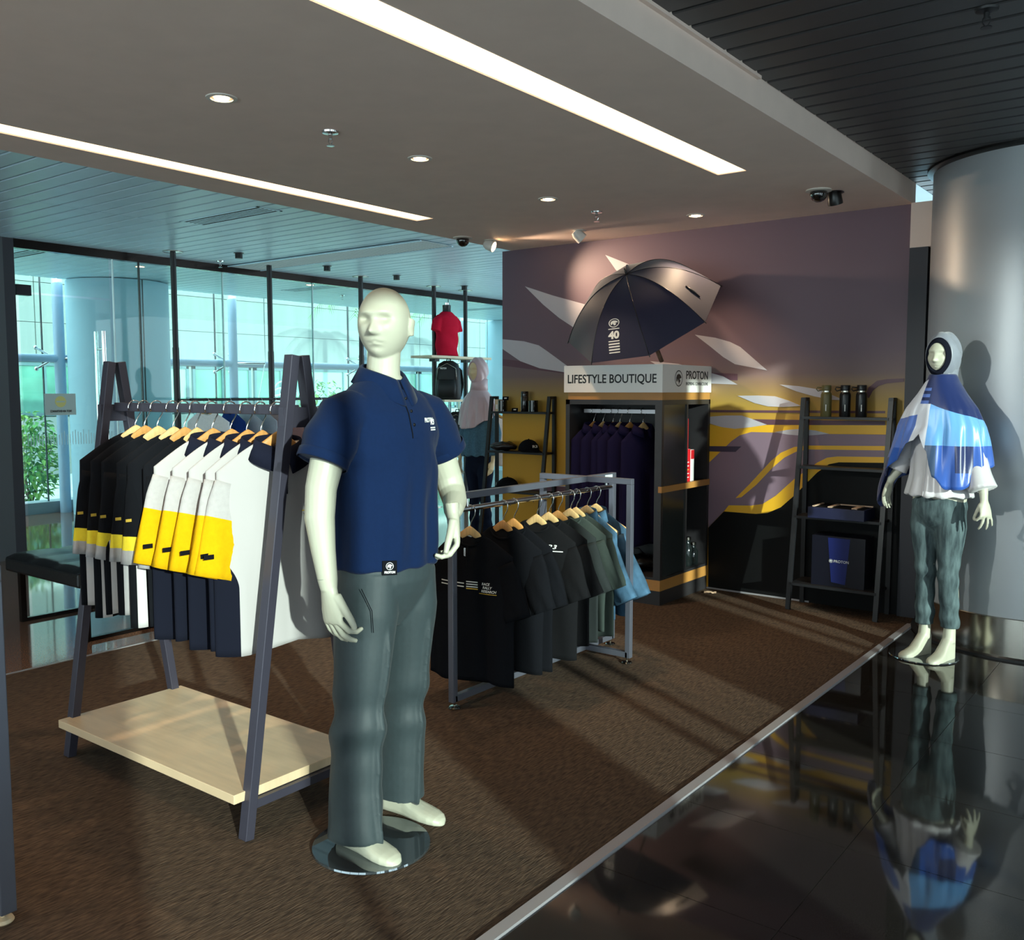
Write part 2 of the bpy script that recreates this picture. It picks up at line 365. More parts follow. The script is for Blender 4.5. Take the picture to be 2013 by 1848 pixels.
# ---- silver round column with steel base ring
col = struct(MB().lathe([(0.665, 0.235), (0.665, 2.9)], 96, (-0.862, 6.46, 0)).build('column', M_clad, auto=40))
MB().lathe([(0.672, 0.0), (0.672, 0.235), (0.664, 0.24)], 96, (-0.862, 6.46, 0)).build('base_ring', M_steel, col, auto=40)
MB().lathe([(0.70, 0.0), (0.70, 0.012), (0.66, 0.02)], 96, (-0.862, 6.46, 0)).build('floor_ring', M_dark, col, auto=40)
MB().lathe([(0.675, 2.86), (0.70, 2.872), (0.70, 2.89)], 96, (-0.862, 6.46, 0)).build('top_ring', M_black, col, auto=40)
# ---- unseen window walls: right one added to shape the sun, other behind the viewer
M_wallr = mat('showroom wall paint', (150, 146, 144), 0.8)
def yo(c): return (c-0.468*2.25)/0.884
ops = [(yo(0.10), yo(1.36)), (yo(1.92), yo(3.02)), (yo(3.98), yo(4.62)), (yo(6.6), yo(7.4))]  # openings placed so the sun falls in beams on carpet and figures
wr = MB(); last = -4.0
for a, b in ops: wr.span((2.2, last, 0), (2.3, a, 2.9)); last = b
wr.span((2.2, last, 0), (2.3, 9.5, 2.9)); struct(wr.build('wall_right_sun_mask', M_wallr))
for k, (a, b) in enumerate(ops):
    wn = MB(); wn.span((2.245, a, 0.02), (2.253, b, 2.9)); wo = struct(wn.build('window_%d' % (k+1), M_glassc))
    fr = MB(); fr.span((2.2, a, 0), (2.3, b, 0.02))
    for c in {0: (0.72,), 1: (2.375, 2.581), 2: (4.16,), 3: ()}[k]: fr.span((2.22, yo(c)-0.025, 0.02), (2.28, yo(c)+0.025, 2.9))  # bars added to throw thin shadow lines across the beams
    fr.build('window_frame', M_frame, wo)
wf = MB(); wf.span((-8.7, -4.1, 0), (2.3, -4.0, 0.25)); wf.span((-8.7, -4.1, 2.55), (2.3, -4.0, 2.92)); struct(wf.build('wall_front', M_wallr))
for k in range(6):
    x0 = -8.6+k*1.81
    wo = struct(MB().span((x0, -4.054, 0.25), (x0+1.75, -4.046, 2.55)).build('window_%d' % (k+5), M_glassc))
    MB().span((x0+1.75, -4.1, 0.25), (x0+1.81, -4.0, 2.55)).build('window_frame', M_frame, wo)
# ---- left: charcoal wall, then the glass partition with door
lw = struct(MB().span((-8.76, -4.0, 0), (-8.62, 3.86, 2.88)).build('wall_left', mat('charcoal wall', (78, 82, 86), 0.6)))
struct(MB().span((-8.74, 3.86, 0), (-8.62, 3.955, 2.88)).build('trim_8', M_jamb))
def gpane(name, y0, y1, z0, z1, x=-8.66):
    return struct(MB().span((x-0.006, y0, z0), (x+0.006, y1, z1)).build(name, M_glass))
struct(MB().span((-8.70, 3.955, 2.80), (-8.62, 15.3, 2.88)).build('trim_9', mat('bronze head track', (40, 32, 30), 0.2, metal=0.7)))
edge = mat('polished glass edge', (200, 225, 228), 0.2)
d1 = gpane('door_1', 4.0, 4.86, 0.02, 2.40)
h = MB()
for dx in (-0.07, 0.07):
    h.tube([(-8.66+dx, 4.75, 0.95), (-8.66+dx, 4.75, 2.10)], 0.022, 14)
for z in (1.15, 1.93): h.tube([(-8.75, 4.75, z), (-8.57, 4.75, z)], 0.011, 10)
h.build('pull_handle', M_chrome, d1, auto=40, label='long chrome tubular pull handle')
MB().span((-8.69, 3.97, 2.385), (-8.63, 4.10, 2.48)).build('patch_fitting', mat('patch fitting', (52, 50, 56), 0.3, metal=0.6), d1)
gpane('window_11', 3.96, 4.86, 2.42, 2.80)
ys = [4.90, 6.15, 7.40, 8.60, 9.85, 11.1, 12.35, 13.6, 14.9]
for i in range(len(ys)-1):
    p = gpane('window_%d' % (12+i), ys[i]+0.004, ys[i+1]-0.004, 0.02, 2.80)
    MB().span((-8.672, ys[i]-0.004, 0.02), (-8.648, ys[i]+0.004, 2.80)).build('glass_edge', edge, p)
    if i == 0: MB().span((-8.672, 5.17, 0.02), (-8.648, 5.182, 2.80)).build('glass_joint', M_dark, p)
# safety dots (a row of short frosted dashes) on the first panes
for (a, b) in ((4.02, 4.84), (4.92, 6.1)):
    db = MB(); y = a
    while y < b: db.span((-8.652, y, 1.02), (-8.650, y+0.006, 1.02+random.uniform(0.09, 0.14))); y += 0.026
    db.build('frosted_dashes', mat('frosted film', (200, 225, 230), 0.8), d1 if a < 4.5 else bpy.data.objects['window_12'])
# notice on the door glass (read from the other side)
sg = MB().span((-8.635, 4.18, 1.30), (-8.631, 4.47, 1.50)).build('door_notice', mat('notice film', (182, 200, 196), 0.6))
tag(sg, 'square translucent notice with yellow no-entry disc on glass door', 'sign')
MB().lathe([(0.052, 0), (0.052, 0.002)], 28, (-8.631, 4.325, 1.425), Matrix.Rotation(PI/2, 3, 'Y')).build('disc', mat('notice yellow', (214, 208, 130), 0.6), sg)
MB().span((-8.629, 4.285, 1.418), (-8.627, 4.365, 1.432)).build('bar', mat('notice film', (182, 200, 196), 0.6), sg)
text('NOT AN ENTRANCE', 0.03, (-8.6285, 4.325, 1.335), (0, -1, 0), (0, 0, 1), M_black, sg, width=0.20, extrude=0.0005, bold=0.0006)
# ---- round concrete columns on the glazed front and the facade with its spider fittings
for cy in (6.33, 14.6):
    c = struct(MB().lathe([(0.60, 0), (0.60, 2.87)], 64, (-11.08, cy, 0)).build('column', M_colpaint, auto=40))
    MB().span((-10.485, cy-0.03, 0), (-10.475, cy-0.018, 2.87)).build('seam', M_dark, c)
M_pipe = mat('pale steel pipe', (176, 198, 222), 0.35)
pf = struct(MB().tube([(-11.55, 2.0, 1.93), (-11.55, 15.3, 1.93)], 0.05, 14).build('trim_10', M_pipe, auto=40))
for cy in (5.80, 8.36, 10.95, 13.55):
    c = struct(MB().tube([(-11.55, cy, 0), (-11.55, cy, 3.1)], 0.065, 16).build('trim_11', M_pipe, auto=40))
    arm = MB()
    for sy in (-1, 1):
        for sz in (-1, 1):
            e = (-11.68, cy-0.10+sy*0.13, 1.93+sz*0.13)
            arm.tube([(-11.55, cy-0.06, 1.93), e], 0.012, 8); arm.sphere(e, 0.028, 10, 6)
    arm.tube([(-11.55, cy, 1.93), (-11.2, cy+0.30, 1.93)], 0.016, 8)
    arm.tube([(-11.2, cy+0.30, 1.90), (-11.2, cy+0.30, 2.9)], 0.007, 6); arm.tube([(-11.2, cy+0.30, 1.96), (-11.45, cy+0.05, 0.1)], 0.007, 6)
    arm.build('spider_fitting', M_chrome, c, auto=40)
fy = [2.0, 4.4, 5.66, 8.16, 10.75, 13.35, 15.9]
for i in range(len(fy)-1):
    for z0, z1 in ((0.14, 1.925), (1.935, 3.4)):
        p = struct(MB().span((-11.706, fy[i]+0.006, z0), (-11.694, fy[i+1]-0.006, z1)).build('window_%d' % (21+i), M_glassf))
    MB().span((-11.712, fy[i]-0.006, 0.14), (-11.688, fy[i]+0.006, 3.4)).build('glass_joint', M_frame, p)
struct(MB().span((-11.9, 1.0, 0), (-11.62, 16.0, 0.14)).build('baseboard_left', mat('facade kerb', (150, 160, 168), 0.7)))
# ================================================================== CEILING FITTINGS
def lamp(kind, name, loc, energy, color, parent=None, **k):
    l = bpy.data.lights.new(name, kind); l.energy = energy; l.color = color
    for a, b in k.items():
        if a != 'aim': setattr(l, a, b)
    o = bpy.data.objects.new(name, l); COL.objects.link(o); o.location = loc; o.parent = parent
    if 'aim' in k:
        o.rotation_euler = (Vector(k['aim'])-(Vector(loc)+(parent.location if parent else Vector()))).to_track_quat('-Z', 'Y').to_euler()
    return o
for (x0, x1, lab, y1) in ((-2.355, -2.175, 'long warm white recessed light strip nearer the shade-dark ceiling', 5.005), (-4.70, -4.535, 'long warm white recessed light strip nearer the glass partition', 5.005)):
    t = thing('linear_light', lab, 'light', ((x0+x1)/2, 1.5, 2.75), group='recessed light strips')
    hw = (x1-x0)/2
    MB().span((-hw, -3.5, 0.006), (hw, y1-1.5, 0.012)).build('diffuser', M_lamp, t)
    e = MB()
    for s in (-1, 1): e.span((s*hw, -3.5, -0.001), (s*(hw-0.004), y1-1.5, 0.010))
    e.build('frame', M_white, t)
M_ring = mat('white lamp ring', (214, 208, 200), 0.5)
def downlight(x, y, z, on, lab, energy=28):
    t = thing('downlight', lab, 'light', (x, y, z), group='downlights in the lowered ceiling')
    MB().lathe([(0.046, 0.002), (0.047, -0.006), (0.064, -0.004), (0.066, 0.002)], 28, cap=False).build('trim_ring', M_ring, t, auto=40)
    MB().lathe([(0.001, 0.0005), (0.045, 0.0005)], 24).build('lens', M_bulb if on else M_ring, t)
    MB().lathe([(0.012, -0.012), (0.028, -0.007), (0.033, 0.0)], 20).build('bulb', M_bulb if on else M_ring, t)
    if on: lamp('SPOT', 'downlight_beam', (0, 0, -0.03), energy, (1.0, 0.72, 0.45), t, spot_size=math.radians(95), spot_blend=0.8, shadow_soft_size=0.04)
for (x, y, lab) in ((-3.405, 2.44, 'lit round downlight over the slanted-leg clothes rack'), (-3.44, 3.69, 'lit round downlight beside the ceiling sprinkler'), (-3.50, 4.95, 'lit round downlight above the low black-shirt rack'),
                  (-3.40, 1.15, 'lit round downlight over the near carpet'), (-3.40, -0.15, 'lit round downlight over the carpet behind the viewer')):
    downlight(x, y, 2.75, True, lab, {2.44: 46, 4.95: 64}.get(y, 26))
downlight(-2.996, 6.03, 2.75, True, 'lit round downlight close to the mural wall', 40)
def spotlight(x, y, z, aim, on, lab, energy=60, blk=False, size=78, color=(1.0, 0.72, 0.48)):
    t = thing('spotlight', lab, 'light', (x, y, z), group='swivel spotlights')
    MB().lathe([(0.052, 0.0), (0.055, -0.005), (0.040, -0.006)], 24).build('mounting_ring', M_black if blk else M_ring, t, auto=40)
    d = (Vector(aim)-Vector((x, y, z-0.04))).normalized(); R = d.to_track_quat('Z', 'Y').to_matrix()
    MB().lathe([(0.028, -0.055), (0.042, -0.03), (0.045, 0.02), (0.045, 0.03)], 24, (0, 0, -0.045), R).build('lamp_head', M_black if blk else M_ring, t, auto=40)
    MB().lathe([(0.001, 0.031), (0.040, 0.031)], 20, (0, 0, -0.045), R).build('lamp_lens', M_bulb if on else M_black, t)
    if on:
        p = Vector((0, 0, -0.045))+d*0.06
        lamp('SPOT', 'spot_beam', p, energy, color, t, aim=aim, spot_size=math.radians(size), spot_blend=1.0, shadow_soft_size=0.03)
spotlight(-4.807, 5.99, 2.75, (-3.35, 6.5, 2.1), True, 'lit white swivel spotlight beside the black dome camera', 110)
spotlight(-3.4, 0.6, 2.75, (-1.2, 5.6, 1.25), True, 'white swivel spotlight aimed at the shawl mannequin from the near ceiling', 340, size=26, color=(0.92, 1.0, 0.95))
spotlight(-3.98, 6.05, 2.75, (-3.6, 6.5, 2.2), False, 'small unlit swivel spotlight close to the mural wall')
spotlight(-1.97, 5.86, 2.75, (-1.9, 6.5, 1.2), False, 'black swivel spotlight beside the dome camera near the column', blk=True)
def dome_camera(x, y, z, lab):
    t = thing('dome_camera', lab, 'camera', (x, y, z), group='dome cameras')
    MB().lathe([(0.075, 0.0), (0.078, -0.008), (0.055, -0.012)], 32).build('base_plate', M_ring, t, auto=40)
    MB().lathe([(0.052, -0.010), (0.052, -0.030), (0.047, -0.048), (0.034, -0.064), (0.016, -0.073), (0.001, -0.075)], 32).build('dome', M_dome, t, smooth=True)
dome_camera(-4.90, 5.75, 2.75, 'black dome camera on white plate beside the lit swivel spotlight')
dome_camera(-2.03, 5.74, 2.75, 'black dome camera on white plate near the silver column')
def sprinkler(x, y, z, lab, m=None):
    t = thing('sprinkler', lab, 'sprinkler', (x, y, z), group='fire sprinklers')
    MB().lathe([(0.040, 0), (0.038, -0.008), (0.014, -0.014)], 24).build('escutcheon', m or M_chrome, t, auto=40)
    b = MB(); b.cyl((0, 0, -0.035), 0.010, 0.025, 12)
    for s in (-1, 1): b.tube([(s*0.010, 0, -0.03), (s*0.014, 0, -0.045), (s*0.004, 0, -0.062)], 0.0025, 6)
    b.lathe([(0.004, -0.062), (0.019, -0.064), (0.020, -0.067), (0.001, -0.068)], 16)
    b.build('head', m or M_chrome, t, auto=40)
sprinkler(-3.43, 3.06, 2.75, 'chrome sprinkler between two lit downlights')
sprinkler(-3.48, 5.50, 2.75, 'chrome sprinkler near the mural wall')
sprinkler(-0.742, 3.765, 2.885, 'dark sprinkler on the shade-dark strip ceiling', M_dark)
sprinkler(-8.40, 5.95, 2.88, 'small sprinkler beside the perforated ceiling panel')
sprinkler(-10.0, 9.1, 2.88, 'small sprinkler above the corridor beyond the glass')
# short black surface lamps on the strip ceiling
SL = ('by the first display pole', 'between the second and third display poles', 'by the third display pole', 'above the bag shelves')
for i, (x, y) in enumerate(((-7.77, 5.72), (-7.81, 6.89), (-7.78, 7.93), (-7.86, 9.25))):
    t = thing('surface_lamp', 'short black surface lamp on the strip ceiling '+SL[i], 'light', (x, y, 2.88), group='surface lamps along the partition')
    MB().lathe([(0.05, 0), (0.05, -0.004), (0.036, -0.005), (0.036, -0.055), (0.030, -0.056)], 24).build('housing', M_black, t, auto=40)
    MB().lathe([(0.001, -0.052), (0.030, -0.052)], 20).build('lens', mat('cool lamp lens', (255, 250, 240), 0.5, emit=(1, 0.95, 0.88), estr=5), t)
for i, (x, y) in enumerate(((-9.47, 5.68), (-9.35, 7.96), (-10.4, 10.1))):
    t = thing('corridor_downlight', 'small warm corridor downlight beyond the glass, '+('above the round column', 'near the corridor slot vent', 'toward the far column')[i], 'light', (x, y, 2.88), group='corridor downlights')
    MB().lathe([(0.045, 0.002), (0.047, -0.004), (0.060, 0.0)], 20, cap=False).build('trim_ring', M_ring, t, auto=40)
    MB().lathe([(0.001, -0.002), (0.044, -0.002)], 20).build('lens', mat('corridor lamp', (255, 220, 190), 0.5, emit=(1, 0.74, 0.55), estr=3), t)
# slot vents
def vent(x, y, lx, ly, lab, n=4):
    t = thing('ceiling_vent', lab, 'vent', (x, y, 2.88), group='slot vents in the strip ceiling')
    f = MB(); f.span((-lx/2, -ly/2, -0.004), (lx/2, -ly/2+0.02, 0.004)); f.span((-lx/2, ly/2-0.02, -0.004), (lx/2, ly/2, 0.004))
    f.span((-lx/2, -ly/2, -0.004), (-lx/2+0.02, ly/2, 0.004)); f.span((lx/2-0.02, -ly/2, -0.004), (lx/2, ly/2, 0.004)); f.build('frame', M_strip, t)
    MB().span((-lx/2+0.02, -ly/2+0.02, -0.001), (lx/2-0.02, ly/2-0.02, 0.001)).build('backing', M_gap, t)
    p = (ly-0.04)/n; me = MB().box((0, 0, 0), (lx-0.04, p*0.42, 0.006)).mesh('slat', M_strip)
    for i in range(1, n):
        o = obj('slat', me, t); o.location = (0, -ly/2+0.02+p*i, -0.001)
vent(-6.22, 4.50, 1.0, 0.23, 'long slot vent in the strip ceiling above the bench', 5)
vent(-9.5, 4.45, 1.0, 0.23, 'slot vent beyond the glass door', 4)
vent(-9.6, 8.25, 1.1, 0.23, 'slot vent beyond the glass partition', 4)
vent(-9.7, 12.0, 1.0, 0.23, 'slot vent at the far end of the corridor', 4)
t = thing('perforated_panel', 'recessed perforated aluminium ceiling panel crossing the partition', 'ceiling panel', (-7.2, 6.42, 2.872))
MB().span((-1.45, -0.21, -0.003), (1.42, 0.21, 0.002)).build('panel', mat('perforated panel', (150, 168, 170), 0.5, metal=0.3), t)
pm = MB()
x = -1.42
while x < 1.40: pm.span((x, -0.19, -0.006), (x+0.012, 0.19, -0.003)); x += 0.042
pm.build('ribs', mat('perforated ribs', (196, 208, 206), 0.5), t)
e = MB(); e.span((-1.45, 0.205, -0.010), (1.42, 0.225, 0.0)); e.span((-1.45, -0.225, -0.010), (1.42, -0.205, 0.0)); e.build('edge', M_strip, t)

# ================================================================== FURNITURE
M_wood = mat('pale birch board', (206, 180, 146), 0.4, noise=0.10, nscale=3, stretch=(1, 9, 1))
M_hang = mat('hanger wood', (214, 176, 120), 0.42, noise=0.12, nscale=12, stretch=(6, 1, 1))
M_hang2 = mat('amber hanger wood', (196, 140, 78), 0.42, noise=0.12, nscale=12, stretch=(6, 1, 1))
M_rackA = mat('graphite rack frame', (62, 60, 72), 0.38, metal=0.3)
M_rackG = mat('grey steel rack', (112, 114, 126), 0.32, metal=0.55)
# --- A-frame clothes rack
t = thing('clothes_rack', 'black slanted-leg clothes rack with pale wooden platform', 'clothes rack', (-3.16, 2.12, 0))
for sx in (-0.595, 0.595):
    for sy, fy in ((-1, -0.26), (1, 0.25)):
        MB().beam((sx, fy, 0.0), (sx, sy*0.022, 1.645), 0.035, 0.042, up=(1, 0, 0)).build('leg', M_rackA, t, bevel=0.002)
    MB().span((sx-0.014, -0.075, 1.395), (sx+0.014, 0.075, 1.465)).build('cross_plate', M_rackA, t)
    MB().beam((sx, -0.235, 0.115), (sx, 0.225, 0.115), 0.03, 0.03).build('platform_bearer', M_rackA, t)
MB().span((-0.58, -0.018, 1.437), (0.58, 0.018, 1.473)).build('hanging_rail', M_rackA, t, bevel=0.003)
MB().span((-0.60, -0.30, 0.132), (0.588, 0.27, 0.165)).build('platform', M_wood, t, bevel=0.002, label='pale wooden platform board')
# --- low steel rack of two crossing frames
t = thing('clothes_rack', 'low grey steel clothes rack of two crossing frames', 'clothes rack', (-2.86, 4.43, 0))
def frame_(p, q, zt=1.04, zb=0.05, w=0.032):
    f = MB(); p, q = Vector((*p, 0)), Vector((*q, 0)); d = (q-p).normalized()
    f.beam(p+Vector((0, 0, zt-w/2))-d*w/2, q+Vector((0, 0, zt-w/2))+d*w/2, w, w); f.beam(p+Vector((0, 0, zb)), q+Vector((0, 0, zb)), w, w)
    f.beam(p+Vector((0, 0, zb-w/2)), p+Vector((0, 0, zt-w)), w, w, up=d); f.beam(q+Vector((0, 0, zb-w/2)), q+Vector((0, 0, zt-w)), w, w, up=d)
    return f
frame_((0, -1.16), (0, 0.29)).build('frame', M_rackG, t, bevel=0.002)
frame_((-0.30, 0), (0.29, 0), 1.041).build('frame', M_rackG, t, bevel=0.002)
for p in ((0, -1.15), (0, 0.28), (-0.29, 0), (0.28, 0)):
    MB().lathe([(0.028, 0), (0.030, 0.004), (0.026, 0.010), (0.006, 0.013), (0.006, 0.05)], 20, (p[0], p[1], 0)).build('levelling_foot', M_steel, t, auto=40)
MB().tube([(0, -1.12, 0.958), (0, 0.28, 0.958)], 0.0135, 14).build('hanging_rail', M_chrome, t, auto=40)
for y in (-1.05, 0.22): MB().tube([(0, y, 0.958), (0, y, 1.02)], 0.008, 10).build('rail_hanger', M_chrome, t, auto=40)
MB().span((0.012, 0.18, 1.012), (0.0175, 0.26, 1.032)).build('price_sleeve', mat('clear sleeve', (200, 214, 214), 0.3), t)
# --- part of a matching rack at the near left
t = thing('clothes_rack', 'grey steel rack frame standing at the near carpet edge, only its end post showing', 'clothes rack', (-3.25, 1.13, 0))
frame_((-0.62, 0), (0.56, 0), 1.04, 0.06, 0.045).build('frame', M_rackG, t, bevel=0.003)
for x in (-0.6, 0.54): MB().lathe([(0.028, 0), (0.030, 0.004), (0.026, 0.012), (0.006, 0.015), (0.006, 0.05)], 20, (x, 0, 0)).build('levelling_foot', M_wood, t, auto=40)
# --- black tufted bench
M_leather = mat('black leather', (17, 17, 19), 0.34, bump=0.25, bscale=160)
t = thing('bench', 'long black tufted leather bench on steel legs beside the carpet', 'bench', (-5.83, 3.58, 0))
def tufted(x0, x1, y0, y1, zb, zt, nx, ny):
    xs_ = np.linspace(x0, x1, nx*8+1); ys_ = np.linspace(y0, y1, ny*8+1); V = []; F = []
    for i, x in enumerate(xs_):
        for j, y in enumerate(ys_):
            a = (i % 8)/8*2*PI; b = (j % 8)/8*2*PI
            z = zt-0.012*(1-abs(math.sin(a/2))**0.5)-0.012*(1-abs(math.sin(b/2))**0.5)
            if i in (0, len(xs_)-1) or j in (0, len(ys_)-1): z = zt-0.035
            V.append((x, y, z))
    n = len(ys_)
    for i in range(len(xs_)-1):
        for j in range(n-1): F.append((i*n+j, (i+1)*n+j, (i+1)*n+j+1, i*n+j+1))
    return V, F
V, F = tufted(-0.47, 0.47, -0.83, 0.83, 0.36, 0.468, 3, 5)
MB().add(V, F).build('seat_top', M_leather, t, smooth=True, fix=True)
MB().span((-0.475, -0.835, 0.345), (0.475, 0.835, 0.435)).build('seat_base', M_leather, t, bevel=0.015)
for sx in (-1, 1):
    l = MB(); X_ = sx*0.41
    l.beam((X_, -0.76, 0.012), (X_, 0.76, 0.012), 0.03, 0.024)
    for y in (-0.76, 0.76): l.beam((X_, y, 0), (X_, y, 0.345), 0.035, 0.035, up=(0, 1, 0))
    l.build('leg_frame', mat('dark bronze steel', (40, 34, 32), 0.25, metal=0.8), t)
# --- floor-to-ceiling display poles with shelves and hanging rails along the partition
py = [5.27, 6.42, 7.75, 9.04, 9.67]
labs = ['black display pole nearest the glass door', 'black display pole behind the slanted-leg rack', 'black display pole behind the polo-shirt mannequin', 'black display pole holding the left end of the bag shelves', 'black display pole holding the right end of the bag shelves']
for y, lab in zip(py, labs):
    t = thing('display_pole', lab, 'pole', (-8.2, y, 0), group='floor-to-ceiling display poles')
    MB().tube([(0, 0, 0.012), (0, 0, 1.95)], 0.032, 16).build('lower_tube', M_dark, t, auto=40)
    MB().tube([(0, 0, 1.90), (0, 0, 2.868)], 0.028, 16).build('upper_tube', M_dark, t, auto=40)
    MB().lathe([(0.095, 2.88), (0.095, 2.872), (0.03, 2.866)], 24).build('top_plate', M_steel, t, auto=40)
    MB().lathe([(0.095, 0), (0.095, 0.008), (0.03, 0.014)], 24).build('base_plate', M_steel, t, auto=40)
M_shelfw = mat('pale shelf board', (206, 190, 160), 0.5)
for (y0, y1, z, lab) in ((8.66, 9.86, 1.945, 'pale wooden pole shelf holding the red T-shirt bust'), (8.90, 10.02, 1.385, 'pale wooden pole shelf holding the upper backpack'), (8.90, 9.90, 0.725, 'pale wooden pole shelf holding the lower backpack')):
    t = thing('pole_shelf', lab, 'shelf', (-8.1, (y0+y1)/2, z), group='shelves clamped to the display poles')
    MB().span((-0.16, -(y1-y0)/2, 0.0), (0.20, (y1-y0)/2, 0.03)).build('board', M_shelfw, t)
    for y in (9.04, 9.67): MB().span((-0.15, y-(y0+y1)/2-0.045, -0.035), (-0.05, y-(y0+y1)/2+0.045, 0.0)).build('clamp', M_dark, t)
r_ = MB().tube([(-7.98, 5.27, 1.44), (-7.98, 7.75, 1.44)], 0.014, 10)
for y in (5.27, 6.42, 7.75): r_.tube([(-8.2, y, 1.44), (-7.98, y, 1.44)], 0.01, 8)
tag(r_.build('hanging_rail', M_dark, auto=40), 'black hanging rail bracketed to the display poles by the glass', 'rail')
r_ = MB().tube([(-7.85, 9.67, 1.30), (-7.85, 10.9, 1.30)], 0.014, 10); r_.tube([(-8.2, 9.67, 1.30), (-7.85, 9.67, 1.30)], 0.01, 8); r_.tube([(-7.85, 10.88, 0), (-7.85, 10.88, 1.30)], 0.014, 8)
tag(r_.build('hanging_rail', M_dark, auto=40), 'black hanging rail with beige tops behind the pink-scarf mannequin', 'rail')
# --- boutique cabinet
M_cab = mat('charcoal laminate', (42, 40, 42), 0.42, noise=0.08, nscale=8)
M_cabin = mat('dark cabinet lining', (28, 28, 30), 0.5)
M_gold = mat('caramel wood band', (176, 124, 62), 0.45, noise=0.08, nscale=5)
M_sign = mat('white sign board', (232, 228, 224), 0.5)
t = thing('display_cabinet', 'tall charcoal display cabinet with open wardrobe and side cubbies', 'cabinet', (-3.505, 6.15, 0))
cx0, cx1, cy0, cy1 = -0.405, 0.405, -0.38, 0.385
def cab(name, a, b, m, **k): return MB().span(a, b).build(name, m, t, **k)
cab('plinth', (cx0+0.01, cy0+0.01, 0), (cx1-0.005, cy1, 0.105), M_cab)
cab('lower_band', (cx0, cy0, 0.105), (cx1, cy1, 0.182), M_gold)
cab('floor_panel', (cx0, cy0, 0.182), (cx1, cy1, 0.20), M_cab)
cab('side_panel', (cx0, cy0, 0.20), (cx0+0.035, cy1, 1.46), M_cab)
cab('back_panel', (cx0, cy1-0.02, 0.20), (cx1, cy1, 1.46), M_cabin)
cab('top_panel', (cx0, cy0, 1.425), (cx1, cy1, 1.46), M_cab)
cab('corner_post', (cx1-0.055, cy0, 0.20), (cx1, cy0+0.03, 1.425), M_cab)
cab('wardrobe_back', (cx0+0.035, -0.005, 0.20), (cx1, 0.012, 1.425), M_cabin)
cab('cubby_back', (cx1-0.36, 0.012, 0.20), (cx1-0.345, cy1-0.02, 1.425), M_cabin)
for a, b in ((0.20, 0.808), (0.852, 1.425)):
    cab('cubby_edge', (cx1-0.02, -0.006, a), (cx1+0.002, 0.016, b), M_cab)
    cab('cubby_end', (cx1-0.345, cy1-0.035, a), (cx1, cy1-0.02, b), M_cab)
    MB().span((cx1-0.020, cy0+0.03, a), (cx1-0.006, -0.006, b)).build('side_panel', mat('smoked side panel', (40, 44, 44), 0.22), t)
cab('middle_band', (cx1-0.022, cy0-0.003, 0.808), (cx1+0.006, cy1, 0.852), M_gold)
cab('cubby_shelf', (cx1-0.345, 0.012, 0.812), (cx1-0.022, cy1, 0.848), M_cab)
cab('upper_band', (cx0+0.015, cy0+0.01, 1.46), (cx1-0.005, cy1, 1.513), M_gold)
cab('wardrobe_rail', (cx0+0.06, -0.222, 1.360), (cx1-0.03, -0.198, 1.388), M_trim)
sb = thing('sign_box', 'white sign box with dark lettering on top of the charcoal cabinet', 'sign', (-3.505, 6.15, 1.513))
def sgn(a, b): return MB().span(a, b).build('sign_board', M_sign, sb)
sgn((-0.415, -0.39, 0), (0.41, -0.372, 0.197)); sgn((0.392, -0.372, 0), (0.41, 0.385, 0.197)); sgn((-0.415, -0.372, 0), (-0.397, 0.385, 0.197))
sgn((-0.397, -0.372, 0.0), (0.392, 0.385, 0.012))
M_ink = mat('black ink', (14, 14, 16), 0.5)
text('LIFESTYLE BOUTIQUE', 0.088, (-0.01, -0.3905, 0.095), (1, 0, 0), (0, 0, 1), M_ink, sb, width=0.745, extrude=0.001, bold=0.0014)
text('PROTON', 0.085, (0.4105, 0.145, 0.123), (0, 1, 0), (0, 0, 1), M_ink, sb, width=0.355, extrude=0.001, bold=0.001)
text('INSPIRING CONNECTIONS', 0.034, (0.4105, 0.145, 0.062), (0, 1, 0), (0, 0, 1), M_ink, sb, width=0.355, extrude=0.001)
def crest(r, n, right, up, m1, parent, m2=None):
    """round emblem: ring with a beast's head in profile, built flat and proud by a hair"""
    b = MB(); k = 36
    for i in range(k):
        a0, a1 = 2*PI*i/k, 2*PI*(i+1)/k
        b.add([(r*math.cos(a0), r*math.sin(a0), 0), (r*math.cos(a1), r*math.sin(a1), 0), (r*0.88*math.cos(a1), r*0.88*math.sin(a1), 0), (r*0.88*math.cos(a0), r*0.88*math.sin(a0), 0)], [(0, 1, 2, 3)])
    prof = [(-0.62, -0.35), (-0.66, 0.1), (-0.45, 0.42), (-0.1, 0.55), (0.3, 0.5), (0.62, 0.28), (0.72, 0.05), (0.45, 0.02), (0.2, -0.08), (0.42, -0.25), (0.3, -0.5), (0.0, -0.58), (-0.12, -0.3), (-0.3, -0.05), (-0.35, -0.4)]
    b.add([(x*r, y*r, 0) for x, y in prof], [tuple(range(len(prof)))])
    b.add([(x*r, y*r, 0.0004) for x, y in ((-0.1, -0.7), (0.3, -0.72), (0.1, -0.62))], [(0, 1, 2)])
    o = b.build('emblem', m1, parent, fix=False)
    R = Vector(right).normalized(); U = Vector(up).normalized(); N = R.cross(U); M = Matrix((R, U, N)).transposed().to_4x4(); M.translation = Vector(n); o.matrix_local = M
    return o
crest(0.058, (0.4115, -0.15, 0.10), (0, 1, 0), (0, 0, 1), M_ink, sb)
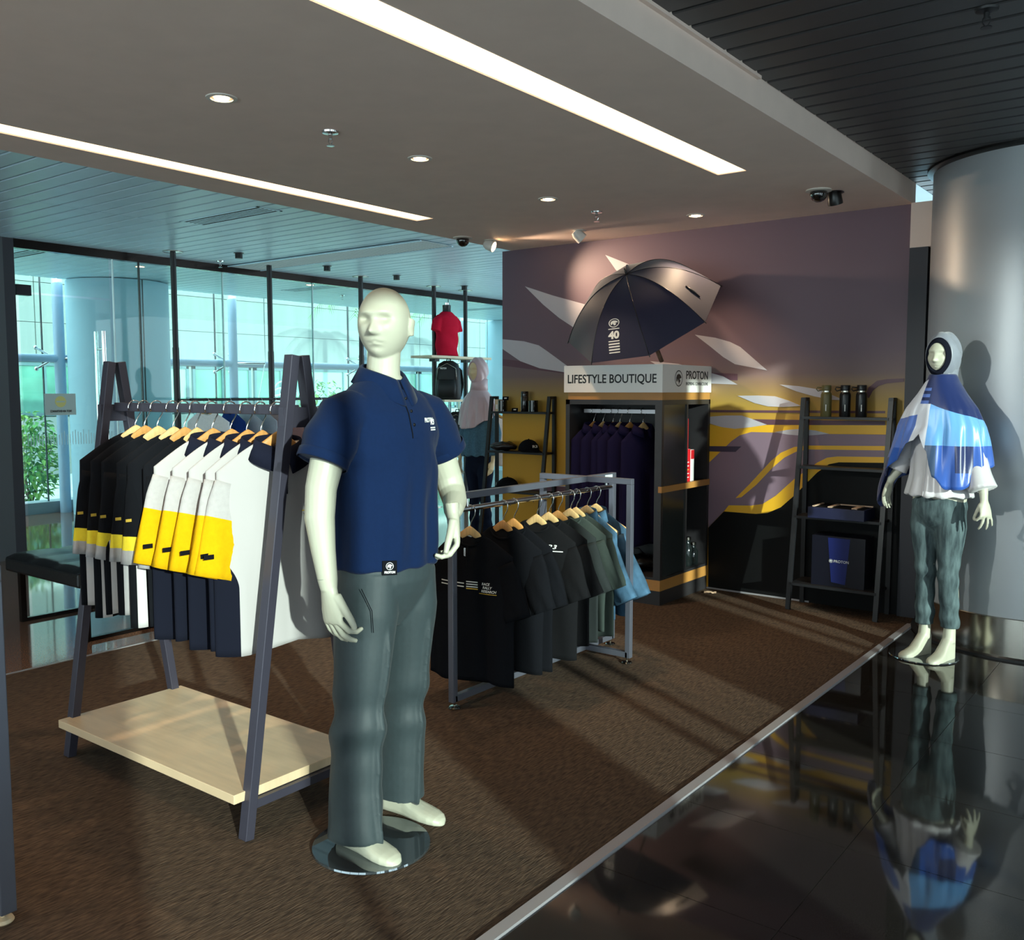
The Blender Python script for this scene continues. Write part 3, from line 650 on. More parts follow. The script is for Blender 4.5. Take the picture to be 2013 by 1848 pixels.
# --- ladder shelves
def ladder_shelf(lab, x0, x1, shelves):
    t = thing('ladder_shelf', lab, 'shelf', ((x0+x1)/2, 6.38, 0), group='black ladder shelves against the mural')
    hw = (x1-x0)/2
    for s in (-1, 1):
        MB().beam((s*hw, -0.14, 0), (s*hw, 0.065, 1.475), 0.022, 0.032, up=(1, 0, 0)).build('front_leg', M_dark, t)
        MB().beam((s*hw, 0.135, 0), (s*hw, 0.135, 1.475), 0.022, 0.03, up=(1, 0, 0)).build('back_leg', M_dark, t)
        MB().span((s*hw-0.011, 0.05, 1.455), (s*hw+0.011, 0.15, 1.478)).build('top_bridge', M_dark, t)
    for z in shelves:
        yf = -0.14+0.205*z/1.475
        MB().span((-hw+0.005, yf-0.02, z-0.018), (hw-0.005, 0.135, z)).build('shelf_board', M_dark, t)
    return t
ladder_shelf('black ladder shelf with flasks standing beside the silver column', -2.345, -1.752, (1.345, 1.0, 0.655, 0.19))
ladder_shelf('black ladder shelf with mugs and caps left of the cabinet', -5.16, -4.535, (1.345, 1.0, 0.66, 0.19))
def smooth01(x): x = max(0.0, min(1.0, x)); return x*x*(3-2*x)
# ================================================================== HANGERS AND GARMENTS
def hanger_meshes(w=0.19, thick=0.012):
    rg = []
    N = 25
    for i in range(N):
        s = -1+2*i/(N-1); a = abs(s)
        zc = -0.106-0.100*a**1.2+0.010*math.exp(-(s/0.22)**2)-0.016*smooth01((a-0.3)/0.3); h = 0.046-0.020*a; th = thick*(1+0.5*a); yc = 0.035*(a**2)-0.006
        c = Vector((w*s, yc, zc)); ring = []
        for k in range(10):
            u = 2*PI*k/10; ring.append(c+Vector((0, th/2*math.copysign(abs(math.cos(u))**0.6, math.cos(u)), h/2*math.copysign(abs(math.sin(u))**0.7, math.sin(u)))))
        rg.append(ring)
    b = MB().rings(rg).mesh('hanger_body', M_hang, True)
    pts = [(0, 0, -0.062), (0, 0, -0.048)]
    for i in range(9):
        a = math.radians(-60+i*30); pts.append((0.021*math.cos(a), 0, 0.021*math.sin(a)-0.0))
    pts = [(0, 0, -0.100), (0, 0, -0.066), (0.008, 0, -0.050), (0.024, 0, -0.024)]+[(0.0275*math.cos(math.radians(a)), 0, 0.0275*math.sin(math.radians(a))) for a in range(-12, 226, 22)]
    h = MB().tube(pts, 0.0026, 8).mesh('hook', M_chrome, True)
    b2 = b.copy(); b2.materials.clear(); b2.materials.append(M_hang2)
    return b, b2, h
HB, HB2, HH = hanger_meshes()
def hanger(loc, rz, lab, grp, amber=False, flip=False):
    t = thing('clothes_hanger', lab, 'hanger', loc, rz, grp)
    obj('hanger_body', HB2 if amber else HB, t); o = obj('hook', HH, t)
    if flip: o.rotation_euler = (0, 0, PI)
    return t

class Shirt:
    """a top hanging from a hanger: local x along the shoulders, -y the front, origin on the rail"""
    def __init__(s, ph=0.0, hem=-0.76, wsh=0.222, wb=0.245, th=0.030, fold=0.012, neck=0.075, drop=0.0):
        s.ph, s.hem, s.wsh, s.wb, s.th, s.fold, s.neck, s.drop = ph, hem, wsh, wb, th, fold, neck, drop
    def w(s, z):
        zn, zs = -0.110, -0.212
        if z > zs: return s.neck+(s.wsh-s.neck)*((zn-z)/(zn-zs))**0.85 if z < zn else s.neck
        return s.wsh+(s.wb-s.wsh)*smooth01((zs-z)/0.35)
    def t(s, z): return 0.010+(s.th-0.010)*smooth01((-0.11-z)/0.16)
    def off(s, x, z):
        k = smooth01((-0.22-z)/0.4)
        return s.fold*k*(math.sin(22*x+s.ph)+0.6*math.sin(41*x+2.1*s.ph+3*z))+0.035*((x/0.22)**2)*smooth01((-0.1-z)/0.05)*(1-k)-0.006
    def front(s, x, z):
        w = s.w(z); q = min(1, abs(x)/w); return s.off(x, z)-s.t(z)*(1-q**2.6)**0.5
    def body(s, mats, zone=None, n=48, m=30, neck_scoop=0.055):
        zs = [-0.110-(0.102)*i/10 for i in range(10)]+[-0.212+(s.hem+0.212)*(i/(m-1)) for i in range(m)]
        rg = []
        for z in zs:
            w, t = s.w(z), s.t(z); ring = []
            for k in range(n):
                u = 2*PI*k/n; cx = math.copysign(abs(math.cos(u))**0.75, math.cos(u)); sy = math.copysign(abs(math.sin(u))**0.85, math.sin(u))
                x = w*cx; zz = z
                if z > -0.212:      # scooped neckline at the front
                    f = (z+0.212)/0.102
                    if sy < 0: zz = z-neck_scoop*f*math.exp(-(x/0.055)**2)
                    else: zz = z-0.012*f*math.exp(-(x/0.055)**2)
                if z == zs[-1]: zz += 0.008*math.sin(14*x+s.ph)
                ring.append(Vector((x, s.off(x, z)+t*sy, zz)))
            rg.append(ring)
        b = MB().rings(rg, True)
        if zone:
            for i, f in enumerate(b.f):
                c = sum((Vector(b.v[k]) for k in f), Vector())/len(f); b.mi[i] = zone(c, s)
        return b.mesh('garment_body', mats, True)
    def sleeve(s, side, length, mats, bands=None, wid=0.088, splay=0.55, n=20, m=14, bend=0.0, thick=0.030):
        """side -1/1; bands [(fraction, material index)]"""
        p0 = Vector((side*(s.wsh-0.072), 0.012, -0.262)); d = Vector((side*splay, 0, -1)).normalized(); pts = []; rs = []
        for i in range(m):
            f = i/(m-1); p = p0+d*length*f+Vector((-side*bend*f*f, 0.012*math.sin(3*f+s.ph), 0)); pts.append(p)
            rs.append((wid*(1-0.14*f)*(0.92+0.08*smooth01(f*4)), thick*(0.75+0.45*smooth01(f*1.5))))
        b = MB()
        b.tube(pts, rs, n, True, 0, flat=(1, 0, 0.2))
        for i, v in enumerate(b.v):
            f = (i//n)/(m-1); k = i % n
            b.v[i] = (v[0], v[1]+0.008*f*math.sin(k*1.9+s.ph+6*f), v[2])
        if bands:
            for i in range(len(b.f)):
                f = (i//n+0.5)/(m-1) if i < n*(m-1) else (0 if i == n*(m-1) else 1)
                b.mi[i] = [mi for fr, mi in bands if f >= fr][-1]
        return b.mesh('sleeve', mats, True)
    def collar(s, m, height=0.055, stand=0.02):
        rg = []; N = 26
        for i in range(N):
            a = math.radians(-88+356*i/(N-1)-0) if False else math.radians(-80+340*i/(N-1))
            # angle 0 = front
            a = -PI+0.18+(2*PI-0.36)*i/(N-1); fr = abs(a)/PI       # a=0 is the back
            x = (s.neck+0.004)*math.sin(a); y = s.off(x, -0.12)+0.026*math.cos(a); z = -0.108-0.055*fr**2
            o = 0.014+0.010*fr
            rg.append([Vector((x, y, z)), Vector((x*1.02, y*1.02, z+stand)), Vector((x*1.08, y+0.006*math.cos(a), z+stand)), Vector((x*1.08+o*math.sin(a)*1.6, y-0.012*fr+o*math.cos(a), z-height*(0.55+0.75*fr))), Vector((x*1.04+o*math.sin(a)*1.5, y-0.010*fr+o*math.cos(a)*0.8, z-height*(0.55+0.75*fr)))])
        return MB().rings(rg, True).mesh('collar', m, True)
    def rib(s, m, r=0.008):
        pts = []
        for i in range(33):
            a = 2*PI*i/32; x = (s.neck+0.002)*math.sin(a); fr = (1-math.cos(a))/2
            pts.append((x, s.off(x, -0.11)+0.012*math.cos(a), -0.110-0.058*fr**1.6))
        return MB().tube(pts, (r*0.9), 8, False).mesh('neck_rib', m, True)
    def decal(s, body, size, x, z, m, parent, width=None, bold=0.0, shear=0.0):
        me = text_mesh(body, size, extrude=0.0, bold=bold, shear=shear); me.materials.clear(); me.materials.append(m); a = vget(me)
        if width: a[:, 0] *= width/(a[:, 0].max()-a[:, 0].min())
        for i in range(len(a)): xx, zz = a[i, 0]+x, a[i, 1]+z; a[i] = (xx, s.front(xx, zz)-0.004, zz)
        vset(me, a); return obj('lettering', me, parent)
    def patch(s, poly, m, parent, name='print', d=0.0035):
        (x0, z0), (x1, z1) = poly; b = MB(); N = 8; V = []
        for i in range(N+1):
            for j in range(3):
                x = x0+(x1-x0)*i/N; z = z0+(z1-z0)*j/2; V.append((x, s.front(x, z)-d, z))
        b.add(V, [(i*3+j, i*3+j+1, (i+1)*3+j+1, (i+1)*3+j) for i in range(N) for j in range(2)])
        return obj(name, b.mesh(name, m), parent)

def fabric(name, rgb, **k): return mat(name, rgb, 0.95, spec=0.08, sheen=0.0, noise=k.pop('noise', 0.04), nscale=60, bump=0.25, bscale=400, **k)
F_blk = fabric('black cotton', (17, 18, 22)); F_blk2 = fabric('soft black cotton', (22, 22, 24)); F_char = fabric('charcoal cotton', (58, 66, 62)); F_char2 = fabric('dark charcoal cotton', (42, 46, 46))
F_wht = fabric('white pique', (170, 165, 164)); F_yel = fabric('yellow pique', (206, 156, 10)); F_gry = fabric('light grey cotton', (160, 156, 156)); F_yel2 = fabric('pale yellow print', (226, 200, 54))
F_nvy = fabric('midnight navy', (24, 26, 40)); F_jkt = fabric('navy violet fleece', (27, 23, 52)); F_den = mat('washed denim', (66, 96, 120), 0.85, spec=0.15, noise=0.5, nscale=7, bump=0.3, bscale=300)
M_print = mat('white print', (224, 224, 220), 0.6); M_gprint = mat('gold print', (206, 170, 60), 0.6)

# ---------- slanted-leg rack: six black shirts and five white-and-yellow polos
RAILZ = 1.455
S_blk = [Shirt(ph=p, hem=h, fold=f) for p, h, f in ((0.3, -0.80, 0.010), (1.7, -0.83, 0.012), (3.1, -0.81, 0.013))]
blk_parts = []
for s in S_blk:
    ms = [F_blk, F_yel2, F_gry]
    blk_parts.append(dict(body=s.body([zone_mat('black striped cotton', 0, 0, 'stripe', ((17, 18, 22), (190, 186, 186)))]), sl=[s.sleeve(d, 0.34, ms, [(0, 0), (0.68, 1), (0.84, 2)], wid=0.078, splay=0.16+0.05*i, thick=0.026) for i, d in enumerate((-1, 1))], rib=s.rib(F_blk)))
xs_ = (-3.61, -3.541, -3.447, -3.334, -3.257, -3.178)
ordn = ['at the end by the bench', 'second from the bench end', 'third from the bench end', 'third from the polos', 'second from the polos', 'against the first polo']
for i, x in enumerate(xs_):
    rz = PI/2+random.uniform(-0.10, 0.16)
    hanger((x, 2.12, RAILZ), rz, 'wooden hanger under a black striped shirt, '+ordn[i], 'hangers on the slanted-leg rack', amber=(i % 3 == 1))
    k = i % 3; p = blk_parts[k]; s = S_blk[k]
    t = thing('striped_shirt', 'black shirt with yellow and grey sleeve bands, '+ordn[i], 'shirt', (x, 2.12, RAILZ), rz, 'black striped shirts on the slanted-leg rack')
    obj('shirt_body', p['body'], t)
    for q in p['sl']: obj('sleeve', q, t)
    obj('neck_rib', p['rib'], t)
    # small sleeve mark
    mk = MB(); mk.span((-0.262, -0.030, -0.425), (-0.240, -0.0285, -0.414)); o = mk.build('sleeve_mark', M_gprint, t)
S_pol = [Shirt(ph=p, hem=h, fold=0.010, neck=0.080, wb=0.25) for p, h in ((0.9, -0.85), (2.2, -0.83))]
pol_parts = []
for s in S_pol:
    ms = [F_wht, F_nvy, F_yel]
    pol_parts.append(dict(body=s.body([zone_mat('two-tone pique', 0, 0, 'panel', ((172, 167, 166), (20, 22, 33)))], neck_scoop=0.085), sl=[s.sleeve(d, 0.33, ms, [(0, 0), (0.36, 2)], wid=0.092, splay=0.30, thick=0.034) for d in (-1, 1)], col=s.collar(F_nvy)))
pxs = (-3.072, -2.956, -2.858, -2.774, -2.679)
pord = ['against the black shirts', 'second from the black shirts', 'middle of the row', 'second from the mannequin', 'next to the mannequin']
for i, x in enumerate(pxs):
    rz = PI/2-0.05+random.uniform(-0.08, 0.12)
    if i == 4: rz = PI/2-0.18
    hanger((x, 2.12, RAILZ), rz, 'wooden hanger under a white and yellow polo, '+pord[i], 'hangers on the slanted-leg rack', amber=True)
    p = pol_parts[i % 2]; s = S_pol[i % 2]
    t = thing('polo_shirt', 'white polo with yellow sleeves and black side panels, '+pord[i], 'polo shirt', (x, 2.12, RAILZ), rz, 'white and yellow polos on the slanted-leg rack')
    obj('shirt_body', p['body'], t); obj('collar', p['col'], t, label='black fold-down collar')
    for q in p['sl']: obj('sleeve', q, t)
    mk = MB().span((-0.308, -0.048, -0.50), (-0.272, -0.0465, -0.484)).build('sleeve_badge', F_blk, t)
    s.patch(((-0.014, -0.30), (0.014, -0.16)), F_nvy, t, 'placket', 0.004)
    for z in (-0.185, -0.225, -0.265): MB().sphere((0, s.front(0, z)-0.006, z), 0.005, 10, 6, (1, 0.4, 1)).build('button', M_print, t)
    s.patch(((-0.024, -0.30), (-0.014, -0.17)), F_yel, t, 'placket_edge', 0.0035)
    if i == 4:
        s.decal('R3', 0.05, 0.115, -0.335, F_nvy, t, width=0.075, bold=0.001, shear=0.2)
        s.patch(((0.07, -0.367), (0.16, -0.363)), M_gprint, t, 'rule')
        s.decal('THE LIMITS', 0.014, 0.115, -0.38, F_nvy, t, width=0.08)
        MB().span((0.235, -0.03, -0.66), (0.258, -0.024, -0.60)).build('hem_tag', M_gprint, t, label='yellow hem tag')

# ---------- low steel rack: ten tops
hy = (3.405, 3.665, 3.754, 3.955, 4.067, 4.154, 4.274, 4.335, 4.446, 4.544)
S_tee = [Shirt(ph=p, hem=h, fold=f, wb=0.25) for p, h, f in ((0.2, -0.83, 0.012), (1.9, -0.82, 0.014), (3.3, -0.78, 0.014), (4.4, -0.74, 0.013))]
tee_cache = {}
def tee_meshes(k, m, long=False):
    if (k, m.name) not in tee_cache:
        s = S_tee[k]; tee_cache[(k, m.name)] = (s.body([m]), [s.sleeve(d, 0.27, [m], wid=0.095, splay=0.42, thick=0.034) for d in (-1, 1)], s.rib(m))
    return tee_cache[(k, m.name)]
tl = ['black zip-neck tee with race slogan at the near end of the low rack', 'plain black tee next to the slogan tee', 'black tee third on the low rack', 'black tee with small white chest print on the low rack', 'soft black tee behind the chest-print tee', 'soft black tee in the middle of the low rack',
      'charcoal tee lit by the sun on the low rack', 'charcoal tee beside the denim shirts']
tm_ = [(0, F_blk), (1, F_blk), (0, F_blk), (1, F_blk2), (2, F_blk2), (2, F_char2), (3, F_char), (2, F_char)]
hl = ['race slogan tee', 'tee next to the slogan tee', 'third black tee', 'chest-print tee', 'tee behind the chest-print tee', 'middle soft black tee', 'sunlit charcoal tee', 'charcoal tee beside the denim shirts']
for i, y in enumerate(hy):
    rz = random.uniform(-0.12, 0.05) if i else 0.10
    loc = (-2.86, y, 0.958-0.012)
    hanger(loc, rz, 'wooden hanger on the low rack with the '+(hl[i] if i < 8 else ('blue denim shirt nearer the tees' if i == 8 else 'blue denim shirt at the far end')), 'hangers on the low steel rack', amber=(i in (1, 2, 5)))
    if i < 8:
        k, m = tm_[i]; bo, sl, rb = tee_meshes(k, m); s = S_tee[k]
        t = thing('tee_shirt', tl[i], 'T-shirt', loc, rz, 'tees on the low steel rack')
        obj('shirt_body', bo, t); obj('neck_rib', rb, t)
        for q in sl: obj('sleeve', q, t)
        if i == 0:
            s.patch(((-0.004, -0.26), (0.004, -0.17)), F_blk2, t, 'zip'); MB().span((-0.006, -0.05, -0.215), (0.004, -0.044, -0.175)).build('zip_pull', M_chrome, t)
            s.patch(((-0.016, -0.145), (0.018, -0.118)), M_print, t, 'neck_label', -0.012)
            for j, (tx, zz) in enumerate((('RACE', -0.345), ('RALLY', -0.362), ('RESEARCH', -0.380))): s.decal(tx, 0.017, 0.105+0.008*j, zz, M_print, t, bold=0.0004, shear=0.25)
            for zz, m2 in ((-0.340, M_print), (-0.352, M_print), (-0.364, M_print), (-0.374, M_gprint)): s.patch(((0.0, zz-0.0025), (0.062, zz+0.0025)), m2, t, 'stripe')
            for zz in (-0.350, -0.366): s.patch(((-0.16, zz-0.0025), (-0.012, zz+0.0025)), M_print, t, 'stripe')
            s.patch(((0.068, -0.394), (0.165, -0.391)), M_gprint, t, 'rule')
        if i == 3:
            s.decal('R3', 0.03, 0.11, -0.238, M_print, t, width=0.05, bold=0.0006, shear=0.25); s.patch(((0.08, -0.262), (0.17, -0.257)), M_print, t, 'rule')
    else:
        s = Shirt(ph=2.0+i, hem=-0.70, fold=0.016, neck=0.07, wb=0.25)
        t = thing('denim_shirt', 'faded blue denim shirt '+('beside the charcoal tees' if i == 8 else 'at the far end of the low rack'), 'shirt', loc, rz-0.25, 'denim shirts on the low steel rack')
        obj('shirt_body', s.body([F_den]), t); obj('collar', s.collar(F_den, 0.045), t)
        for d in (-1, 1): obj('sleeve', s.sleeve(d, 0.36, [F_den], wid=0.085, splay=0.55, thick=0.04), t)

# ---------- cabinet wardrobe: six navy jackets
S_j = Shirt(ph=1.0, hem=-0.98, fold=0.010, wsh=0.185, wb=0.200, th=0.032); jb = S_j.body([F_jkt]); jc = S_j.collar(F_jkt, 0.03, 0.03); js = [S_j.sleeve(d, 0.62, [F_jkt], wid=0.066, splay=0.06, thick=0.034) for d in (-1, 1)]
for i, x in enumerate((-3.770, -3.688, -3.601, -3.542, -3.458, -3.347)):
    rz = PI/2-0.38+0.04*((i*7) % 3-1); loc = (x, 5.94, 1.372)
    lab = ['next to the cabinet side', 'second from the cabinet side', 'third from the cabinet side', 'third from the cubbies', 'second from the cubbies', 'nearest the cubbies'][i]
    hanger(loc, rz, 'wooden hanger in the cabinet wardrobe, '+lab, 'hangers in the cabinet', amber=(i % 2 == 0)).scale = (0.80, 0.9, 1)
    t = thing('jacket', 'dark navy long-sleeved jacket in the cabinet, '+lab, 'jacket', loc, rz, 'navy jackets in the cabinet')
    obj('jacket_body', jb, t); obj('collar', jc, t)
    for q in js: obj('sleeve', q, t)
# ---------- blouses on the rail by the glass and tops behind the far mannequin
bl = [(5.45, (236, 238, 236), 'white'), (5.72, (30, 56, 120), 'royal blue'), (5.92, (172, 178, 186), 'pale grey'), (6.10, (160, 166, 176), 'mid grey'), (6.28, (186, 150, 148), 'dusty pink'), (6.62, (176, 136, 134), 'rose'), (7.05, (226, 230, 234), 'off-white'), (7.30, (196, 204, 220), 'ice blue'), (7.52, (170, 178, 192), 'steel grey')]
Sb = Shirt(ph=0.7, hem=-0.78, fold=0.014, wb=0.24)
for i, (y, c, nm) in enumerate(bl):
    f = fabric(nm+' blouse cloth', c); loc = (-7.98, y, 1.428); rz = random.uniform(-0.5, 0.2)+0.35
    hanger(loc, rz, 'wooden hanger holding the %s blouse by the glass' % nm, 'hangers on the rail by the glass')
    t = thing('blouse', '%s blouse hanging on the rail by the glass partition' % nm, 'blouse', loc, rz, 'blouses on the rail by the glass')
    obj('blouse_body', Sb.body([f], n=32, m=18), t)
    for d in (-1, 1): obj('sleeve', Sb.sleeve(d, 0.45, [f], wid=0.07, splay=0.2, n=14), t)
for y, wl in ((6.80, 'next to the rose blouse'), (6.90, 'next to the off-white blouse')):
    t = thing('wire_hanger', 'empty pale hanger on the rail by the glass, '+wl, 'hanger', (-7.98, y, 1.428), 0.5, 'empty pale hangers')
    MB().tube([(-0.2, 0, -0.15), (-0.06, 0, -0.085), (0, 0, -0.07), (0.06, 0, -0.085), (0.2, 0, -0.15), (-0.2, 0, -0.155)], 0.007, 8).build('hanger_body', mat('pale hanger', (206, 206, 190), 0.5), t, smooth=True)
    obj('hook', HH, t)
for i, (y, c, nm) in enumerate(((9.80, (206, 184, 172), 'beige'), (9.95, (196, 172, 162), 'blush'), (10.1, (190, 190, 190), 'light grey'), (10.45, (150, 84, 140), 'orchid purple'), (10.62, (120, 70, 130), 'violet'))):
    f = fabric(nm+' top cloth', c); loc = (-7.85, y, 1.288)
    hanger(loc, 0.5, 'wooden hanger holding the %s top behind the pink-scarf mannequin' % nm, 'hangers behind the far mannequin', amber=True)
    t = thing('knit_top', '%s top hanging behind the pink-scarf mannequin' % nm, 'top', loc, 0.5, 'tops behind the far mannequin')
    obj('top_body', Sb.body([f], n=32, m=18), t)
    for d in (-1, 1): obj('sleeve', Sb.sleeve(d, 0.30, [f], wid=0.08, splay=0.3, n=14), t)
# ================================================================== MANNEQUINS
def G(x, m, s): return math.exp(-((x-m)/s)**2)
def head(b, c, rot=0.0, female=False, sc=1.0, tilt=0.0):
    """sculpted abstract head, facing -y before `rot`"""
    nu, nv = 84, 64; R = Matrix.Rotation(rot, 3, 'Z') @ Matrix.Rotation(tilt, 3, 'X'); c = Vector(c); rg = []
    for j in range(nv+1):
        ph = PI*j/nv-PI/2; cz = max(1e-3, math.cos(ph)); ring = []
        for i in range(nu):
            th = 2*PI*i/nu; dx, dy, dz = cz*math.sin(th), -cz*math.cos(th), math.sin(ph)
            hx, hy_ = (0.075, 0.098) if female else (0.082, 0.106); x, y, z = hx*dx, hy_*dy, 0.120*dz
            t = max(0, -z/0.120)
            x *= 1-(0.36 if female else 0.20)*t**2.2
            if y > 0: y *= 1-(0.50 if female else 0.42)*t
            else:
                y *= 1-(0.16 if female else 0.10)*t**2
                y = -hy_*(abs(y)/hy_)**0.80
            if z > 0: x *= 1+0.03*z/0.12; y += 0.012*(z/0.12)*(1 if y > 0 else 0.2)
            ff = smooth01((-dy-0.15)/0.5); d = 0.0
            e = (0.014 if female else 0.021)*(G(x, 0.033, 0.019)+G(x, -0.033, 0.019))*G(z, 0.014, 0.012)
            d += e
            d -= (0.004 if female else 0.008)*(G(x, 0.030, 0.030)+G(x, -0.030, 0.030))*G(z, 0.036, 0.012)
            nz = smooth01((0.024-z)/0.052)*smooth01((z+0.042)/0.012)
            d -= (0.010+0.022*smooth01((0.02-z)/0.052))*G(x, 0, 0.0095+0.006*smooth01((0.0-z)/0.03))*nz*(0.75 if female else 1.05)
            d -= 0.007*G(z, -0.058, 0.012)*G(x, 0, 0.022)-0.010*G(z, -0.057-0.25*abs(x), 0.0034)*G(x, 0, 0.026)
            d += 0.005*G(z, -0.076, 0.007)*G(x, 0, 0.022)
            d -= 0.008*G(z, -0.098, 0.016)*G(x, 0, 0.022)
            d -= 0.004*(G(x, 0.045, 0.018)+G(x, -0.045, 0.018))*G(z, -0.018, 0.018)
            y += d*ff
            ring.append(R@(Vector((x, y, z))*sc)+c)
        rg.append(ring)
    b.rings(rg)
    if not female:
        for s in (-1, 1):
            p = R@(Vector((s*0.081, 0.016, -0.010))*sc)+c
            pts = [p+R@Vector((s*0.003, 0.004, -0.026)), p, p+R@Vector((s*0.006, 0.008, 0.028))]
            b.tube(pts, [(0.008, 0.012), (0.012, 0.022), (0.008, 0.016)], 12, flat=R@Vector((1, 0, 0)))
def hand(b, wrist, d, n, right=True, sc=1.0, curl=(0.25, 0.3, 0.35, 0.4), thumb=(0.75, 0.55, 0.25), spread=0.10, wr=0.026):
    W = Vector(wrist); d = Vector(d).normalized(); n = Vector(n); n = (n-d*n.dot(d)).normalized()
    s = d.cross(n) if right else n.cross(d)
    P = lambda a, q, e: W+(d*a+s*q+n*e)*sc
    rg = []
    for a, hw, ht, e in ((-0.03, wr*1.0/sc, wr*0.92/sc, 0), (0.0, wr*1.02/sc, wr*0.80/sc, 0), (0.03, 0.034, 0.017, 0), (0.06, 0.040, 0.0155, 0), (0.085, 0.041, 0.013, 0), (0.096, 0.038, 0.010, 0)):
        c = P(a, 0, e); rg.append([c+(s*hw*math.cos(2*PI*k/16)+n*ht*math.sin(2*PI*k/16))*sc for k in range(16)])
    b.rings(rg)
    for i, (q, L, r) in enumerate(((0.030, 0.074, 0.0088), (0.010, 0.082, 0.0092), (-0.011, 0.076, 0.0088), (-0.030, 0.060, 0.0078))):
        p = P(0.080, q, 0); dir_ = (d+s*spread*(q/0.03)).normalized(); pts = [p]; ang = 0.12
        for f in (0.16, 0.42, 0.30, 0.24):
            pts.append(pts[-1]+(dir_*math.cos(ang)+n*math.sin(ang))*L*f*sc*1.12); ang += curl[i]*1.15
        b.tube(pts, [r*1.05*sc, r*sc, r*0.96*sc, r*0.85*sc, r*0.62*sc], 12)
    td = (d*thumb[0]+s*thumb[1]+n*thumb[2]).normalized(); p = P(0.022, 0.022, 0.004)
    pts = [p, p+td*0.042*sc]; td2 = (td+d*0.25+n*0.12).normalized(); pts += [pts[-1]+td2*0.034*sc]; td3 = (td2+d*0.2-s*0.12).normalized(); pts += [pts[-1]+td3*0.026*sc]
    b.tube(pts, [0.0145*sc, 0.0115*sc, 0.0100*sc, 0.0070*sc], 12)
def foot(b, ank, ang=0.0, heel=0.0, sc=1.0, leg=0.16):
    """toe direction -y turned by ang; heel>0 lifts the heel on a wedge"""
    R = Matrix.Rotation(ang, 3, 'Z'); A = Vector((ank[0], ank[1], 0)); rg = []
    for t, w, h in ((-0.062, 0.012, 0.030), (-0.055, 0.028, 0.066), (-0.03, 0.034, 0.090), (0.01, 0.035, 0.098), (0.05, 0.036, 0.082), (0.09, 0.041, 0.062), (0.13, 0.045, 0.050), (0.165, 0.043, 0.042), (0.19, 0.035, 0.034), (0.205, 0.022, 0.024), (0.212, 0.006, 0.012)):
        lift = heel*smooth01((0.12-t)/0.16); c = Vector((0, -t*sc, 0)); ring = []
        for k in range(16):
            u = 2*PI*k/16; zz = h*(0.5+0.5*math.copysign(abs(math.sin(u))**0.7, math.sin(u)))*sc
            zz = zz+lift if heel == 0 or math.sin(u) > 0 else zz*0+0.004
            ring.append(A+R@(c+Vector((w*math.copysign(abs(math.cos(u))**0.8, math.cos(u))*sc, 0, zz))))
        rg.append(ring)
    b.rings(rg)
def loft(b, secs, n=32, p=1.0):
    rg = []
    for z, rx, ry, cx, cy in secs:
        rg.append([Vector((cx+rx*math.copysign(abs(math.cos(2*PI*k/n))**p, math.cos(2*PI*k/n)), cy+ry*math.copysign(abs(math.sin(2*PI*k/n))**p, math.sin(2*PI*k/n)), z)) for k in range(n)])
    b.rings(rg)
def drape(me, fn):
    a = vget(me); nn = vnor(me)
    d = np.array([fn(*v) for v in a]); a += nn*d[:, None]; vset(me, a)
def nz(x, y, z): return mnoise.noise(Vector((x, y, z)))
M_skin = mat('pale mannequin shell', (178, 176, 158), 0.42, spec=0.4)
M_skin2 = mat('beige mannequin shell', (214, 190, 150), 0.45, spec=0.4)
F_polo = mat('navy pique polo cloth', (9, 28, 60), 0.9, spec=0.12, sheen=0.05, noise=0.05, nscale=90, bump=0.15, bscale=600)
F_trou = mat('slate trouser cloth', (44, 54, 57), 0.6, spec=0.35, sheen=0.05, noise=0.06, nscale=60, bump=0.08, bscale=500)
M_disc = mat('glass base disc', (120, 126, 130), 0.03, spec=0.8, metal=0.85)
# ------------------------------------------------------------------ man in navy polo
man = thing('mannequin', 'male mannequin in navy polo and grey trousers on a round base', 'mannequin', (-2.20, 2.18, 0), PI/2)
b = MB()
loft(b, [(0.90, 0.16, 0.11, 0, 0.01), (1.05, 0.15, 0.10, 0, 0.01), (1.25, 0.165, 0.11, 0, 0), (1.40, 0.175, 0.115, 0, 0), (1.48, 0.165, 0.095, 0, 0.005), (1.53, 0.11, 0.07, 0, 0.008), (1.57, 0.068, 0.062, 0, 0.010)])
b.tube([(0, 0.012, 1.52), (0, 0.004, 1.60), (0, -0.004, 1.68)], [0.064, 0.055, 0.053], 24)
head(b, (0, -0.006, 1.737), math.radians(-66), sc=1.0)
b.tube([(-0.165, 0, 1.465), (-0.235, 0.0, 1.36), (-0.275, 0.004, 1.22), (-0.288, -0.002, 1.13), (-0.289, -0.018, 1.03), (-0.286, -0.032, 0.94), (-0.285, -0.036, 0.91)], [0.062, 0.056, 0.049, 0.047, 0.038, 0.031, 0.026], 20)
hand(b, (-0.285, -0.036, 0.915), (0.05, -0.10, -1), (1, -0.1, 0), True, 1.17, curl=(0.50, 0.30, 0.26, 0.24), thumb=(0.80, 0.50, 0.12), wr=0.029)
b.tube([(0.165, 0, 1.465), (0.245, -0.005, 1.35), (0.300, -0.012, 1.22), (0.302, -0.030, 1.165), (0.270, -0.070, 1.135), (0.205, -0.120, 1.115), (0.180, -0.138, 1.105)], [0.062, 0.056, 0.049, 0.048, 0.043, 0.034, 0.026], 20)
hand(b, (0.182, -0.136, 1.107), (-0.06, -0.16, -0.95), (-0.80, 0.62, 0), False, 1.17, curl=(0.55, 0.6, 0.62, 0.6), thumb=(0.90, 0.30, 0.35), wr=0.028)
